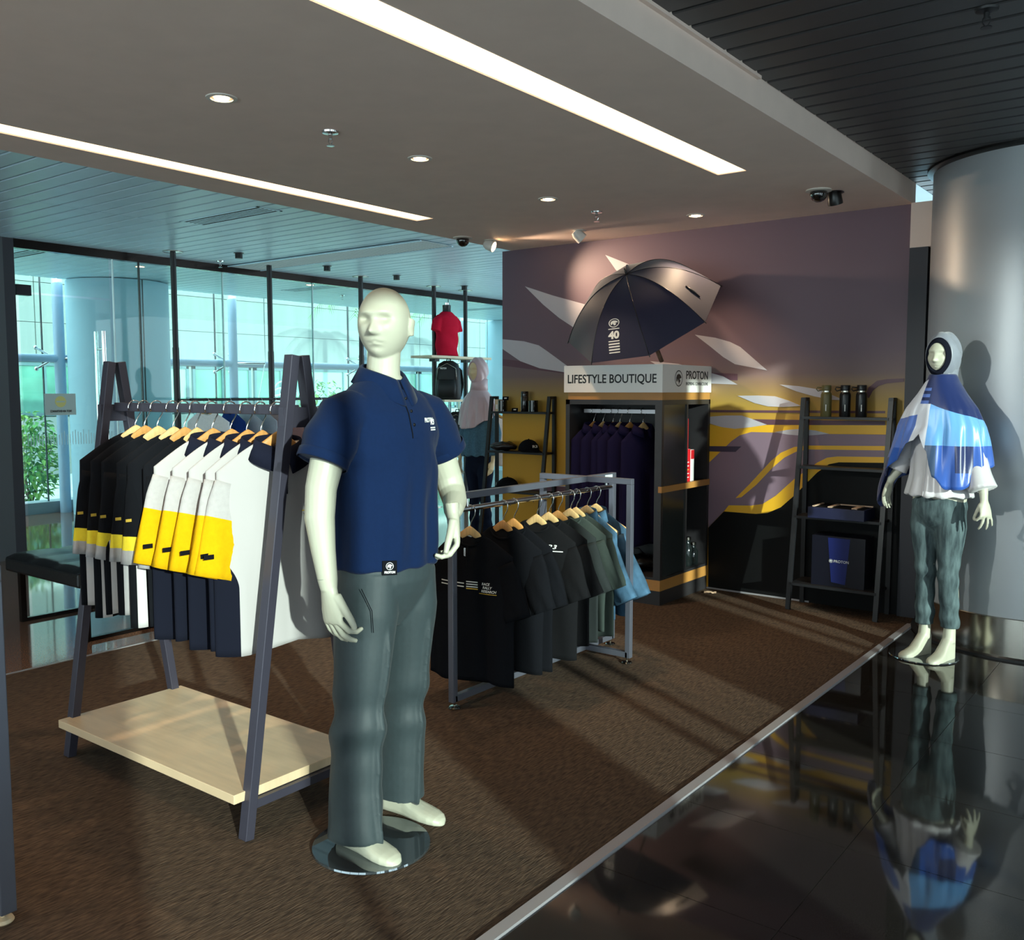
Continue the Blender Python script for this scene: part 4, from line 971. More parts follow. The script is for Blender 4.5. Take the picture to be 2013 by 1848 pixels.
for ax, ay, sg in ((-0.140, 0.032, 0), (0.140, 0.105, 0.10)):
    foot(b, (ax, ay), sg); b.tube([(ax, ay+0.01, 0.06), (ax, ay+0.012, 0.12), (ax*0.98, ay, 0.3), (ax*0.8, 0.02, 0.6), (ax*0.62, 0.01, 0.93)], [0.036, 0.034, 0.05, 0.06, 0.08], 16)
body = obj('body', remesh(b.mesh('body', M_skin), 0.0036, 1), man)
for (p0, ax_) in (((-0.2865, -0.030, 0.945), (0.03, -0.14, -1)), ((0.200, -0.123, 1.113), (-0.65, -0.5, -0.3))):
    R = Vector(ax_).to_track_quat('Z', 'Y').to_matrix()
    MB().lathe([(0.0312, -0.0008), (0.0316, 0), (0.0312, 0.0008)], 28, p0, R, cap=False).build('wrist_joint', mat('joint line', (110, 116, 104), 0.6), man)
# trousers
b = MB()
loft(b, [(0.74, 0.06, 0.05, 0, 0.005), (0.80, 0.13, 0.095, 0, 0.005), (0.86, 0.168, 0.122, 0, 0.003), (0.90, 0.178, 0.132, 0, 0), (0.97, 0.176, 0.130, 0, 0), (1.02, 0.165, 0.120, 0, 0)], p=0.92)
b.tube([(-0.088, 0.0, 0.93), (-0.098, 0.0, 0.80), (-0.112, 0.008, 0.60), (-0.122, 0.020, 0.42), (-0.130, 0.030, 0.22), (-0.138, 0.020, 0.045)], [(0.088, 0.116), (0.096, 0.118), (0.084, 0.102), (0.078, 0.094), (0.078, 0.098), (0.082, 0.106)], 28, flat=(1, 0, 0))
b.tube([(0.088, 0.0, 0.93), (0.098, 0.010, 0.80), (0.112, 0.032, 0.60), (0.124, 0.060, 0.42), (0.134, 0.085, 0.22), (0.140, 0.092, 0.075)], [(0.088, 0.116), (0.096, 0.118), (0.084, 0.102), (0.078, 0.094), (0.078, 0.098), (0.080, 0.102)], 28, flat=(1, 0, 0))
me = remesh(b.mesh('trousers', F_trou), 0.0058, 3)
def f_tr(x, y, z):
    k = smooth01((0.9-z)/0.2); cx = -0.10-0.03*smooth01((0.9-z)/0.8) if x < 0 else 0.10+0.03*smooth01((0.9-z)/0.8)
    crease = 0.016*G(x, cx, 0.008)*(1 if y < 0.02 else 0.5)*smooth01((0.78-z)/0.1)
    knee = 0.009*math.sin(38*z+9*x+14*y)*G(z, 0.42, 0.10)
    return crease+knee+0.006*k*nz(x*5, y*5, z*6)+0.005*smooth01((0.25-z)/0.2)*math.sin(30*x+20*y+25*z)*0.7
drape(me, f_tr); tr = obj('trousers', me, man)
MB().tube([(-0.186, -0.075, 0.90), (-0.170, -0.105, 0.83), (-0.166, -0.106, 0.76)], 0.0015, 6).build('pocket_seam', F_blk, tr)
# polo
b = MB()
loft(b, [(0.945, 0.186, 0.142, 0, 0), (1.02, 0.186, 0.140, 0, 0), (1.15, 0.186, 0.136, 0, 0), (1.28, 0.196, 0.138, 0, -0.002), (1.38, 0.202, 0.138, 0, -0.002), (1.45, 0.200, 0.122, 0, 0.002), (1.495, 0.178, 0.100, 0, 0.006), (1.535, 0.120, 0.082, 0, 0.010), (1.560, 0.084, 0.074, 0, 0.012)], p=0.94)
b.tube([(-0.130, 0.002, 1.455), (-0.190, 0, 1.435), (-0.240, 0.0, 1.365), (-0.272, 0.002, 1.298)], [0.076, 0.084, 0.083, (0.080, 0.080)], 28)
b.tube([(0.130, 0.002, 1.455), (0.190, -0.002, 1.435), (0.248, -0.006, 1.365), (0.285, -0.010, 1.300)], [0.076, 0.084, 0.083, (0.080, 0.080)], 28)
me = remesh(b.mesh('polo_shirt', F_polo), 0.0065, 4)
def f_po(x, y, z):
    k = smooth01((1.36-z)/0.3)*(1 if abs(x) < 0.205 else 0.25); a = math.atan2(y, x)
    fold = 0.016*k*(0.35+math.sin(a*9+2.2*math.sin(2.5*z)+0.6)*0.45+nz(x*9, y*9, z*2.0)*0.8)*(1-0.45*smooth01((1.03-z)/0.08))
    diag = 0.006*math.sin(34*(z+0.9*x)+8*y)*G(z, 1.33, 0.10)*smooth01((abs(x)-0.05)/0.1)*(y < 0.06)
    return fold+diag+0.003*nz(x*12, y*12, z*8)
drape(me, f_po); po = obj('polo_shirt', me, man, label='navy blue polo shirt')
for s, c, d in ((-1, (-0.266, 0.0017, 1.311), (-0.032, 0.002, -0.067)), (1, (0.278, -0.0093, 1.313), (0.037, -0.004, -0.065))):
    R = Vector(d).to_track_quat('Z', 'Y').to_matrix()
    MB().lathe([(0.0805, -0.016), (0.0825, -0.014), (0.0822, 0.012), (0.079, 0.014)], 36, c, R, cap=False).build('sleeve_cuff', F_polo, po, smooth=True)
rg = []; N = 40
for i in range(N):
    a = -PI+0.10+(2*PI-0.20)*i/(N-1); fr = abs(a)/PI; sx, cy = math.sin(a), math.cos(a)         # a=0 back
    zc = 1.588-0.058*fr**1.7
    def q(r, z): return Vector((r*sx*1.02, 0.010+r*cy*0.96-(0.012*fr**3), z))
    pt = 0.030*smooth01((fr-0.62)/0.3)
    rg.append([q(0.068, zc-0.022), q(0.066, zc+0.020), q(0.070, zc+0.024), q(0.076, zc+0.018), q(0.104+pt*0.5, zc-0.030-pt), q(0.099+pt*0.5, zc-0.033-pt)])
MB().rings(rg, True).build('collar', F_polo, po, smooth=True)
# placket, buttons, chest print, hem label (on the chest surface, found by casting onto it)
from mathutils.bvhtree import BVHTree
def bvh_of(o):
    me = o.data; return BVHTree.FromPolygons([v.co[:] for v in me.vertices], [p.vertices[:] for p in me.polygons])
bt = bvh_of(po)
def onto(p, d, lift=0.003, t=None):
    h = (t or bt).ray_cast(Vector(p), Vector(d)); return (h[0]+h[1]*lift, h[1]) if h[0] else (Vector(p), -Vector(d))
V = []; F = []
for i in range(11):
    z = 1.525-0.155*i/10
    for j in range(4): V.append(onto((-0.014+0.028*j/3, -0.5, z), (0, 1, 0), 0.0025)[0])
F = [(i*4+j, i*4+j+1, (i+1)*4+j+1, (i+1)*4+j) for i in range(10) for j in range(3)]
MB().add(V, F).build('placket', F_polo, po, smooth=True)
MB().tube([onto((-0.014, -0.5, 1.525-0.155*i/10), (0, 1, 0), 0.003)[0] for i in range(11)], 0.0016, 6).build('placket_seam', F_blk, po)
for z in (1.495, 1.455, 1.412):
    p = onto((0, -0.5, z), (0, 1, 0), 0.004)[0]; MB().sphere(p, 0.0055, 12, 8, (1, 0.45, 1)).build('button', M_black, po)
def wrap_text(body_, size, org, right, up, cast, t, m, parent, width=None, bold=0.0, shear=0.0, lift=0.002, name='lettering'):
    me = text_mesh(body_, size, extrude=0.0, bold=bold, shear=shear); me.materials.clear(); me.materials.append(m); a = vget(me)
    if width: a[:, 0] *= width/(a[:, 0].max()-a[:, 0].min())
    r, u = Vector(right).normalized(), Vector(up).normalized(); c = Vector(cast).normalized()
    for i in range(len(a)): a[i] = onto(Vector(org)+r*a[i, 0]+u*a[i, 1]-c*0.3, c, lift, t)[0]
    vset(me, a); return obj(name, me, parent)
wrap_text('PROTON', 0.020, (0.085, 0, 1.425), (1, 0, 0), (0, 0, 1), (0, 1, 0), bt, M_print, po, width=0.055, bold=0.0008, shear=0.2)
wrap_text('R3', 0.024, (0.105, 0, 1.418), (1, 0, 0), (0, 0, 1), (0, 1, 0), bt, M_print, po, width=0.028, bold=0.001, shear=0.2)
for zz in (1.400, 1.393): MB().add([onto((xx, -0.5, zz+dz), (0, 1, 0), 0.0025)[0] for xx, dz in ((0.086, -0.002), (0.104, -0.002), (0.122, -0.002), (0.122, 0.002), (0.104, 0.002), (0.086, 0.002))], [(0, 1, 4, 5), (1, 2, 3, 4)]).build('rule', M_print, po)
hd = Vector((-0.66, -0.75, 0)); hp, hn = onto((-0.66*0.5, -0.75*0.5, 0.965), -hd, 0.004)
hl = thing  # (hem label below is a part of the shirt)
M_ = Matrix((Vector((0.75, -0.66, 0)), Vector((0.66, 0.75, 0)), Vector((0, 0, 1)))).transposed()
lb = MB().box((0, 0, 0), (0.046, 0.003, 0.046)).build('hem_label', F_blk, po); lb.matrix_local = Matrix.Translation(hp+Vector((0, 0, -0.004))) @ M_.to_4x4()
crest(0.012, (0, -0.0022, 0.006), (1, 0, 0), (0, 0, 1), M_print, lb)
text('PROTON', 0.010, (0, -0.0018, -0.014), (1, 0, 0), (0, 0, 1), M_print, lb, width=0.034, extrude=0.0002, bold=0.0005)
dsc = MB().lathe([(0.196, 0.001), (0.198, 0.003), (0.196, 0.009), (0.001, 0.009)], 64, (0, 0, 0)).build('base_disc', M_disc, man, auto=40); dsc.location = (-0.09, -0.005, 0)

# ------------------------------------------------------------------ hijab pieces shared by the two women
def hood(b, c, rot, k=(0.094, 0.110, 0.138), face=(0.060, 0.088), th=0.005, amp=0.002, fz=-0.006):
    """cloth shell round the head with a clean oval opening for the face"""
    nu, nv = 72, 34; R = Matrix.Rotation(rot, 3, 'Z'); c = Vector(c); rg = []
    def P(al, ph, s):
        x, y, z = k[0]*math.sin(al)*math.cos(ph), -k[1]*math.cos(al), k[2]*math.sin(al)*math.sin(ph)
        if z < 0: x *= 1-0.16*(z/k[2])**2
        f = s*(1+amp/0.1*math.sin(9*al+3*math.sin(ph*2)+2*ph)*smooth01((al-0.9)/0.5))
        return R@Vector((x*f, y*f, z*f+fz*max(0, math.cos(al))))+c
    for j in range(nv+1):
        ring = []
        for i in range(nu):
            ph = 2*PI*i/nu; q = min(1.0, 1/math.sqrt((k[0]*math.cos(ph)/face[0])**2+(k[2]*math.sin(ph)/face[1])**2)); a0 = math.asin(q)
            ring.append(P(a0+(PI-0.02-a0)*j/nv, ph, 1.0))
        rg.append(ring)
    inner = []
    for i in range(nu):
        ph = 2*PI*i/nu; q = min(1.0, 1/math.sqrt((k[0]*math.cos(ph)/face[0])**2+(k[2]*math.sin(ph)/face[1])**2)); inner.append(P(math.asin(q), ph, 1-th/0.1))
    b.rings([[v+(c-v)*0.10 for v in inner], inner]+rg, True)
def patch_mat(name, base, rules):
    """satin whose woven colour blocks are laid out round the body: rules (colour, deg0, deg1, z0, z1), later ones on top"""
    m = mat(name, base, 0.34, spec=0.45, sheen=0.3); nt = m.node_tree; b = nt.nodes['Principled BSDF']
    def N(op, a, bb):
        n = nt.nodes.new('ShaderNodeMath'); n.operation = op
        for i, v in enumerate((a, bb)):
            if isinstance(v, (int, float)): n.inputs[i].default_value = v
            elif v is not None: nt.links.new(v, n.inputs[i])
        return n.outputs[0]
    tc = nt.nodes.new('ShaderNodeTexCoord'); sp = nt.nodes.new('ShaderNodeSeparateXYZ'); nt.links.new(tc.outputs['Object'], sp.inputs[0])
    ang = N('ARCTAN2', sp.outputs['X'], N('MULTIPLY', sp.outputs['Y'], -1.0)); deg = N('MULTIPLY', ang, 57.2958); z = sp.outputs['Z']
    last = None
    for col_, d0, d1, z0, z1, sl in rules:
        zz = N('ADD', z, N('MULTIPLY', deg, sl)) if sl else z
        f = N('MULTIPLY', N('MULTIPLY', N('GREATER_THAN', deg, d0), N('LESS_THAN', deg, d1)), N('MULTIPLY', N('GREATER_THAN', zz, z0), N('LESS_THAN', zz, z1)))
        mx = nt.nodes.new('ShaderNodeMix'); mx.data_type = 'RGBA'; nt.links.new(f, mx.inputs['Factor'])
        if last is None: mx.inputs['A'].default_value = (*lin(base), 1)
        else: nt.links.new(last, mx.inputs['A'])
        mx.inputs['B'].default_value = (*lin(col_), 1); last = mx.outputs['Result']
    nt.links.new(last, b.inputs['Base Color']); return m
def shawl(prof, zb, mats, zone, n=96, m=30, fold=0.009, name='shawl', ph=0.0, tail=None):
    """prof: list (s, rx, ry, z) from neck outward; zb(theta): hem height; theta 0 = front, + = her left"""
    V = []; F = []; MI = []
    for i in range(n+1):
        th = -PI+2*PI*i/n; hem = zb(th)
        for j in range(m+1):
            s = j/m
            if s < 0.42:
                q = s/0.42*(len(prof)-1); a = min(int(q), len(prof)-2); f = q-a
                rx, ry, z = (prof[a][k]+(prof[a+1][k]-prof[a][k])*smooth01(f) for k in range(3))
            else:
                f = (s-0.42)/0.58; rx, ry, z0 = prof[-1]; z = z0+(hem-z0)*f
                rx *= 1+0.16*f; ry *= 1+0.22*f
            fo = fold*smooth01((s-0.15)/0.5)*(math.sin(11*th+5*z+ph)+0.6*math.sin(23*th-9*z+2*ph))
            x, y = (rx+fo)*math.sin(th), -(ry+fo)*math.cos(th)
            if tail: x, y = tail(th, s, x, y)
            V.append((x, y, z)); 
    for i in range(n):
        for j in range(m):
            F.append((i*(m+1)+j, (i+1)*(m+1)+j, (i+1)*(m+1)+j+1, i*(m+1)+j+1)); c = -PI+2*PI*(i+0.5)/n; k = F[-1]
            MI.append(zone(c, sum(V[q][2] for q in k)/4, (j+0.5)/m))
    b = MB(); b.v = V; b.f = F; b.mi = MI
    me = b.mesh(name, mats, True)
    return me
def interp(tab):
    def f(t):
        d = math.degrees(t)
        for (a, va), (b_, vb) in zip(tab[:-1], tab[1:]):
            if a <= d <= b_: return va+(vb-va)*smooth01((d-a)/(b_-a))
        return tab[-1][1]
    return f
def satin(n, c): return mat(n, c, 0.32, spec=0.5, sheen=0.4)
# ------------------------------------------------------------------ woman by the column
wo = thing('mannequin', 'female mannequin in white blouse and jeans draped with a blue satin shawl', 'mannequin', (-1.25, 5.60, 0), math.radians(-20))
def woman(root, shell, rot_head, lh, rh, vox=0.0048, hz=1.715, sc=0.93):
    b = MB()
    loft(b, [(0.86, 0.150, 0.10, 0, 0.01), (0.95, 0.155, 0.105, 0, 0.01), (1.08, 0.120, 0.085, 0, 0.0), (1.25, 0.135, 0.10, 0, -0.01), (1.36, 0.150, 0.095, 0, -0.005), (1.44, 0.135, 0.075, 0, 0), (1.49, 0.07, 0.055, 0, 0.005)])
    b.tube([(0, 0.008, 1.46), (0, 0.0, 1.54), (0, -0.006, 1.65)], [0.055, 0.046, 0.046], 20)
    head(b, (0, -0.012, hz), rot_head, True, sc)
    for side, pts, hd_ in ((-1, rh[0], rh[1]), (1, lh[0], lh[1])):
        b.tube(pts, [0.046, 0.040, 0.034, 0.030, 0.022, 0.019], 18); hand(b, pts[-1], right=(side < 0), sc=0.92, wr=0.021, **hd_)
    for ax, ay, an in ((-0.062, 0.0, -0.10), (0.078, 0.02, 0.05)):
        foot(b, (ax, ay), an, 0.075, 0.86); b.tube([(ax, ay+0.012, 0.10), (ax, ay+0.016, 0.18), (ax, ay+0.01, 0.35), (ax*0.95, 0.0, 0.55), (ax*1.05, 0.0, 0.9)], [0.036, 0.032, 0.046, 0.050, 0.07], 16)
    return obj('body', remesh(b.mesh('body', shell), vox, 2), root)
woman(wo, M_skin, math.radians(8), ([(0.135, 0, 1.39), (0.185, 0.0, 1.25), (0.235, 0.0, 1.13), (0.262, -0.02, 1.05), (0.285, -0.035, 0.97), (0.292, -0.04, 0.935)], dict(d=(0.22, -0.10, -1), n=(-0.75, 0.25, -0.2), curl=(0.75, 0.25, 0.16, 0.10), thumb=(0.85, 0.25, 0.55), spread=0.34)),
      ([(-0.135, 0, 1.39), (-0.180, 0.0, 1.25), (-0.215, -0.005, 1.13), (-0.235, -0.03, 1.07), (-0.255, -0.06, 1.02), (-0.262, -0.07, 0.995)], dict(d=(-0.12, -0.25, -1), n=(1, 0, 0), curl=(0.2, 0.2, 0.2, 0.2))))
F_jean = mat('grey washed denim', (44, 54, 58), 0.85, spec=0.15, noise=1, c2=(92, 108, 110), nscale=11, stretch=(3, 3, 0.6), bump=0.4, bscale=250)
def jeans(root, m, flare=0.0, zb=0.185):
    b = MB(); loft(b, [(0.70, 0.05, 0.04, 0, 0.01), (0.77, 0.115, 0.085, 0, 0.01), (0.83, 0.150, 0.106, 0, 0.01), (0.88, 0.158, 0.112, 0, 0.01), (0.96, 0.140, 0.100, 0, 0.01)])
    for s, ax, ay in ((-1, -0.062, 0.008), (1, 0.078, 0.028)):
        b.tube([(s*0.075, 0.01, 0.90), (s*0.080, 0.006, 0.76), (ax*1.02, 0.0, 0.55), (ax, 0.004, 0.42), (ax, ay, 0.28), (ax, ay+0.005, zb)], [0.076, 0.082, 0.059, 0.053, 0.051, 0.051+flare], 24)
    me = remesh(b.mesh('jeans', m), 0.0075, 3)
    drape(me, lambda x, y, z: 0.005*math.sin(55*z+14*x+10*y)*(G(z, 0.26, 0.10)+G(z, 0.50, 0.07))+0.004*nz(x*12, y*12, z*10))
    return obj('jeans', me, root)
jn = jeans(wo, F_jean)
F_blouse = satin('white satin', (196, 192, 194))
b = MB(); loft(b, [(0.935, 0.190, 0.142, 0, 0.0), (1.05, 0.165, 0.122, 0, 0), (1.18, 0.155, 0.115, 0, -0.002), (1.32, 0.165, 0.115, 0, -0.004), (1.41, 0.155, 0.095, 0, 0), (1.47, 0.10, 0.07, 0, 0.004), (1.50, 0.065, 0.058, 0, 0.006)])
b.tube([(0.11, 0, 1.40), (0.170, 0.0, 1.27), (0.225, 0.0, 1.14), (0.255, -0.015, 1.07), (0.282, -0.03, 0.995)], [0.060, 0.056, 0.052, 0.060, 0.075], 22)
b.tube([(-0.11, 0, 1.40), (-0.170, 0.0, 1.27), (-0.218, -0.006, 1.14), (-0.242, -0.035, 1.06)], [0.060, 0.056, 0.052, 0.060], 22)
me = remesh(b.mesh('blouse', F_blouse), 0.0075, 3)
drape(me, lambda x, y, z: 0.010*smooth01((1.3-z)/0.3)*(math.sin(math.atan2(y, x)*10+4*z)*0.6+nz(x*9, y*9, z*3))); bl_ = obj('blouse', me, wo)
btw = bvh_of(bl_)
MB().tube([onto((0.0, -0.5, 1.30-0.36*i/12), (0, 1, 0), 0.002, btw)[0] for i in range(13)], 0.002, 6).build('button_band', F_blouse, bl_)
zb_ = interp([(-180, 1.22), (-150, 1.16), (-120, 1.02), (-102, 0.88), (-92, 0.835), (-80, 0.88), (-62, 1.03), (-38, 1.13), (-14, 1.24), (-4, 1.285), (6, 1.20), (16, 1.05), (30, 0.985), (48, 0.99), (72, 1.05), (95, 1.10), (140, 1.18), (180, 1.22)])
NV, RB, SK, PE, PW, SB = (20, 36, 84), (38, 80, 160), (96, 152, 208), (214, 214, 222), (84, 112, 184), (48, 72, 104)
F_shawl = patch_mat('patchwork satin', NV, [
    (SK, 8, 130, 1.225, 1.46, 0.0010), (RB, 40, 130, 0.9, 1.225, 0), (SB, 8, 26, 0.9, 1.225, 0), (RB, 26, 40, 0.9, 1.225, 0), (NV, 52, 74, 1.08, 1.225, 0),
    (PE, -22, 8, 1.2, 1.452, 0), (PW, -22, 2, 1.452, 1.470, 0), (PW, -22, 2, 1.488, 1.506, 0), (PW, -22, 2, 1.524, 1.540, 0),
    (PE, -120, -22, 1.405, 1.60, -0.0006), (PW, -84, -22, 1.18, 1.405, -0.0006), (RB, -60, -22, 1.0, 1.20, 0), (PW, -106, -97, 0.80, 1.20, 0), (RB, -88, -84, 0.8, 1.3, 0)])
def tl_(th, s, x, y):
    d = math.degrees(th); k = smooth01((s-0.45)/0.5)*G(d, -92, 34)
    return x-0.060*k, y-0.05*k
me = shawl([(0.064, 0.070, 1.615), (0.082, 0.088, 1.575), (0.130, 0.112, 1.505), (0.195, 0.136, 1.425), (0.240, 0.150, 1.33)], zb_, [F_shawl], lambda *a: 0, tail=tl_, fold=0.010)
sh_ = obj('shawl', me, wo, label='satin shawl in navy, royal blue, sky blue and pearl patches'); sd = sh_.modifiers.new('s', 'SOLIDIFY'); sd.thickness = 0.004; sd.offset = 1
b = MB(); hood(b, (0, -0.012, 1.715), math.radians(8), (0.082, 0.101, 0.128), (0.054, 0.083)); b.build('under_scarf', fabric('black under-scarf', (18, 20, 30)), wo, smooth=True)
b = MB(); hood(b, (0, -0.002, 1.718), math.radians(8), (0.090, 0.106, 0.135), (0.073, 0.105), amp=0.003)
loft(b, [(1.650, 0.064, 0.080, 0, 0.024), (1.62, 0.066, 0.078, 0, 0.014), (1.58, 0.070, 0.076, 0, 0.008), (1.54, 0.080, 0.08, 0, 0.004)])
b.build('head_scarf', satin('silver grey satin', (122, 126, 136)), wo, smooth=True)
MB().lathe([(0.185, 0.001), (0.187, 0.003), (0.185, 0.008), (0.001, 0.008)], 56, (-0.04, -0.02, 0)).build('base_disc', M_disc, wo, auto=40)
# ------------------------------------------------------------------ woman beyond the mural's end
w2 = thing('mannequin', 'female mannequin in pink headscarf and teal tunic beyond the mural wall', 'mannequin', (-5.73, 6.95, 0), math.radians(-2))
woman(w2, M_skin2, math.radians(-2), ([(0.135, 0, 1.39), (0.175, 0.01, 1.25), (0.205, 0.02, 1.13), (0.215, 0.0, 1.05), (0.215, -0.03, 0.90), (0.212, -0.04, 0.85)], dict(d=(-0.1, -0.2, -1), n=(-1, 0, 0), curl=(0.2, 0.2, 0.25, 0.3))),
      ([(-0.135, 0, 1.39), (-0.175, 0.01, 1.25), (-0.205, 0.02, 1.13), (-0.215, 0.0, 1.05), (-0.215, -0.03, 0.90), (-0.212, -0.04, 0.85)], dict(d=(0.1, -0.2, -1), n=(1, 0, 0), curl=(0.2, 0.2, 0.25, 0.3))), vox=0.006)
jeans(w2, fabric('ink denim', (22, 28, 44)), 0.0, 0.12)
F_tun = fabric('teal chambray', (74, 104, 122), noise=0.15)
b = MB(); loft(b, [(0.90, 0.185, 0.150, 0, 0.0), (1.05, 0.165, 0.125, 0, 0), (1.2, 0.155, 0.115, 0, 0), (1.34, 0.165, 0.115, 0, 0), (1.42, 0.150, 0.095, 0, 0), (1.49, 0.07, 0.06, 0, 0.004)])
for s in (-1, 1): b.tube([(s*0.11, 0, 1.40), (s*0.165, 0.008, 1.26), (s*0.205, 0.018, 1.12), (s*0.215, -0.01, 1.0), (s*0.215, -0.028, 0.91)], [0.062, 0.056, 0.05, 0.05, 0.05], 20)
me = remesh(b.mesh('tunic', F_tun), 0.009, 3)
drape(me, lambda x, y, z: 0.009*smooth01((1.3-z)/0.3)*math.sin(math.atan2(y, x)*9+5*z)); obj('tunic', me, w2)
F_pk = satin('dusty pink scarf cloth', (190, 162, 166))
zb2 = interp([(-180, 1.34), (-120, 1.30), (-60, 1.20), (-20, 1.16), (10, 1.17), (50, 1.24), (100, 1.30), (180, 1.34)])
me = shawl([(0.062, 0.066, 1.585), (0.085, 0.085, 1.53), (0.150, 0.114, 1.465), (0.190, 0.126, 1.40)], zb2, [F_pk], lambda *a: 0, fold=0.010, ph=1.2)
sh2 = obj('shoulder_scarf', me, w2); sd = sh2.modifiers.new('s', 'SOLIDIFY'); sd.thickness = 0.004
b = MB(); hood(b, (0, -0.006, 1.716), math.radians(-2), (0.092, 0.110, 0.136), (0.062, 0.094), amp=0.003)
loft(b, [(1.64, 0.072, 0.088, 0, 0.018), (1.59, 0.080, 0.086, 0, 0.010), (1.53, 0.092, 0.088, 0, 0.004)]); b.build('head_scarf', F_pk, w2, smooth=True)
MB().lathe([(0.17, 0.001), (0.172, 0.003), (0.17, 0.008), (0.001, 0.008)], 40).build('base_disc', M_disc, w2, auto=40)
# ------------------------------------------------------------------ bust with red tee on the top shelf
bu = thing('bust_form', 'black torso bust wearing a red T-shirt on the top pole shelf', 'mannequin', (-8.06, 9.13, 1.975), math.radians(84))
b = MB(); loft(b, [(0.0, 0.165, 0.12, 0, 0), (0.2, 0.16, 0.115, 0, 0), (0.38, 0.175, 0.13, 0, 0), (0.50, 0.17, 0.10, 0, 0), (0.555, 0.10, 0.07, 0, 0), (0.575, 0.07, 0.06, 0, 0)])
for s in (-1, 1): b.tube([(s*0.11, 0, 0.49), (s*0.165, 0, 0.44), (s*0.195, 0.0, 0.32)], [0.06, 0.066, 0.066], 20)
F_red = fabric('crimson jersey', (190, 26, 52))
me = remesh(b.mesh('tee_shirt', F_red), 0.010, 3); drape(me, lambda x, y, z: 0.010*math.sin(26*(z+0.8*x)+6*y)*smooth01((0.42-z)/0.2)); obj('tee_shirt', me, bu, label='crimson red T-shirt')
MB().lathe([(0.060, 0.55), (0.052, 0.60), (0.056, 0.655), (0.050, 0.662), (0.001, 0.664)], 28).build('neck_block', M_black, bu, auto=40)
MB().lathe([(0.030, 0.662), (0.032, 0.690), (0.010, 0.695)], 20).build('neck_cap', M_chrome, bu, auto=40)
# ================================================================== UMBRELLA ON THE CABINET
Uc, U1, U2, Ua = Vector((-3.393, 6.0, 2.081)), Vector((-0.511, -0.209, -0.191)), Vector((0.282, -0.402, -0.316)), Vector((-0.032, -0.631, 0.775)).normalized()
UR = 0.584; u1, u2 = U1.normalized(), U2.normalized()
um = thing('umbrella', 'open navy umbrella with white emblem resting on the sign box', 'umbrella', Uc)
F_umb = mat('navy umbrella cloth', (26, 25, 52), 0.6, spec=0.3, sheen=0.3, noise=0.04, nscale=40)
UH = 0.345
def dome(rho, t, k=0.0):
    """point of the canopy: rho 0 apex..1 rim, t angle"""
    a = (t/(PI/4)) % 1.0; mid = 4*a*(1-a)
    sag = 1-0.075*mid*rho**1.5
    R = UR*rho*sag; hgt = UH*(1-rho**2.3)-0.018*mid*rho*(1-rho)*4*0.5
    return (u1*math.cos(t)+u2*math.sin(t))*R+Ua*(hgt+k)
for q in range(8):
    V = []; F = []; n, m = 10, 16
    for i in range(n+1):
        for j in range(m+1): V.append(dome(max(0.02, j/m), PI/4*(q+i/n)))
    F = [(i*(m+1)+j, (i+1)*(m+1)+j, (i+1)*(m+1)+j+1, i*(m+1)+j+1) for i in range(n) for j in range(m)]
    # thickness
    nv = len(V); V2 = V+[v-Ua*0.002 for v in V]; F2 = F+[tuple(x+nv for x in f[::-1]) for f in F]
    MB().add(V2, F2).build('canopy_panel', F_umb, um, smooth=True, fix=False)
    MB().tube([dome(max(0.02, j/14), PI/4*q, 0.001) for j in range(15)], 0.0022, 6).build('rib_seam', M_black, um, smooth=True)
    p = dome(1.0, PI/4*q); d = (p-dome(0.93, PI/4*q)).normalized(); MB().tube([p-d*0.008, p+d*0.014], [0.004, 0.003], 8).build('rib_tip', M_black, um)
MB().tube([Ua*(UH-0.02), Ua*(UH+0.012), Ua*(UH+0.05)], [0.014, 0.008, 0.005], 12).build('ferrule', M_black, um, smooth=True)
MB().tube([Ua*(UH-0.01), Ua*-0.30], 0.007, 10).build('shaft', M_black, um, smooth=True)
MB().tube([Ua*-0.28, Ua*-0.31, Ua*-0.43], [0.010, 0.017, 0.017], 14).build('handle', M_black, um, smooth=True)
sp_ = MB()
for q in range(8): sp_.tube([Ua*0.02, dome(0.55, PI/4*q, -0.006)], 0.0025, 6)
sp_.build('stretchers', M_dark, um)
# print on the panel that faces the room (between ribs 1 and 2)
pt_t = PI/4*1.42
def upt(du, dv):     # du along the rim, dv toward the apex (metres), from the middle of the panel
    rho = 0.80-(0-dv)/UR*-0.86; rho = 0.80-dv/UR*0.86; return dome(rho, pt_t+du/(UR*rho), 0.004)
def umb_text(body_, size, du, dv, width=None, bold=0):
    me = text_mesh(body_, size, extrude=0, bold=bold); me.materials.clear(); me.materials.append(M_print); a = vget(me)
    if width: a[:, 0] *= width/(a[:, 0].max()-a[:, 0].min())
    for i in range(len(a)): a[i] = upt(a[i, 0]+du, a[i, 1]+dv)
    vset(me, a); obj('lettering', me, um)
umb_text('40', 0.062, 0, 0.0, 0.090, 0.003)

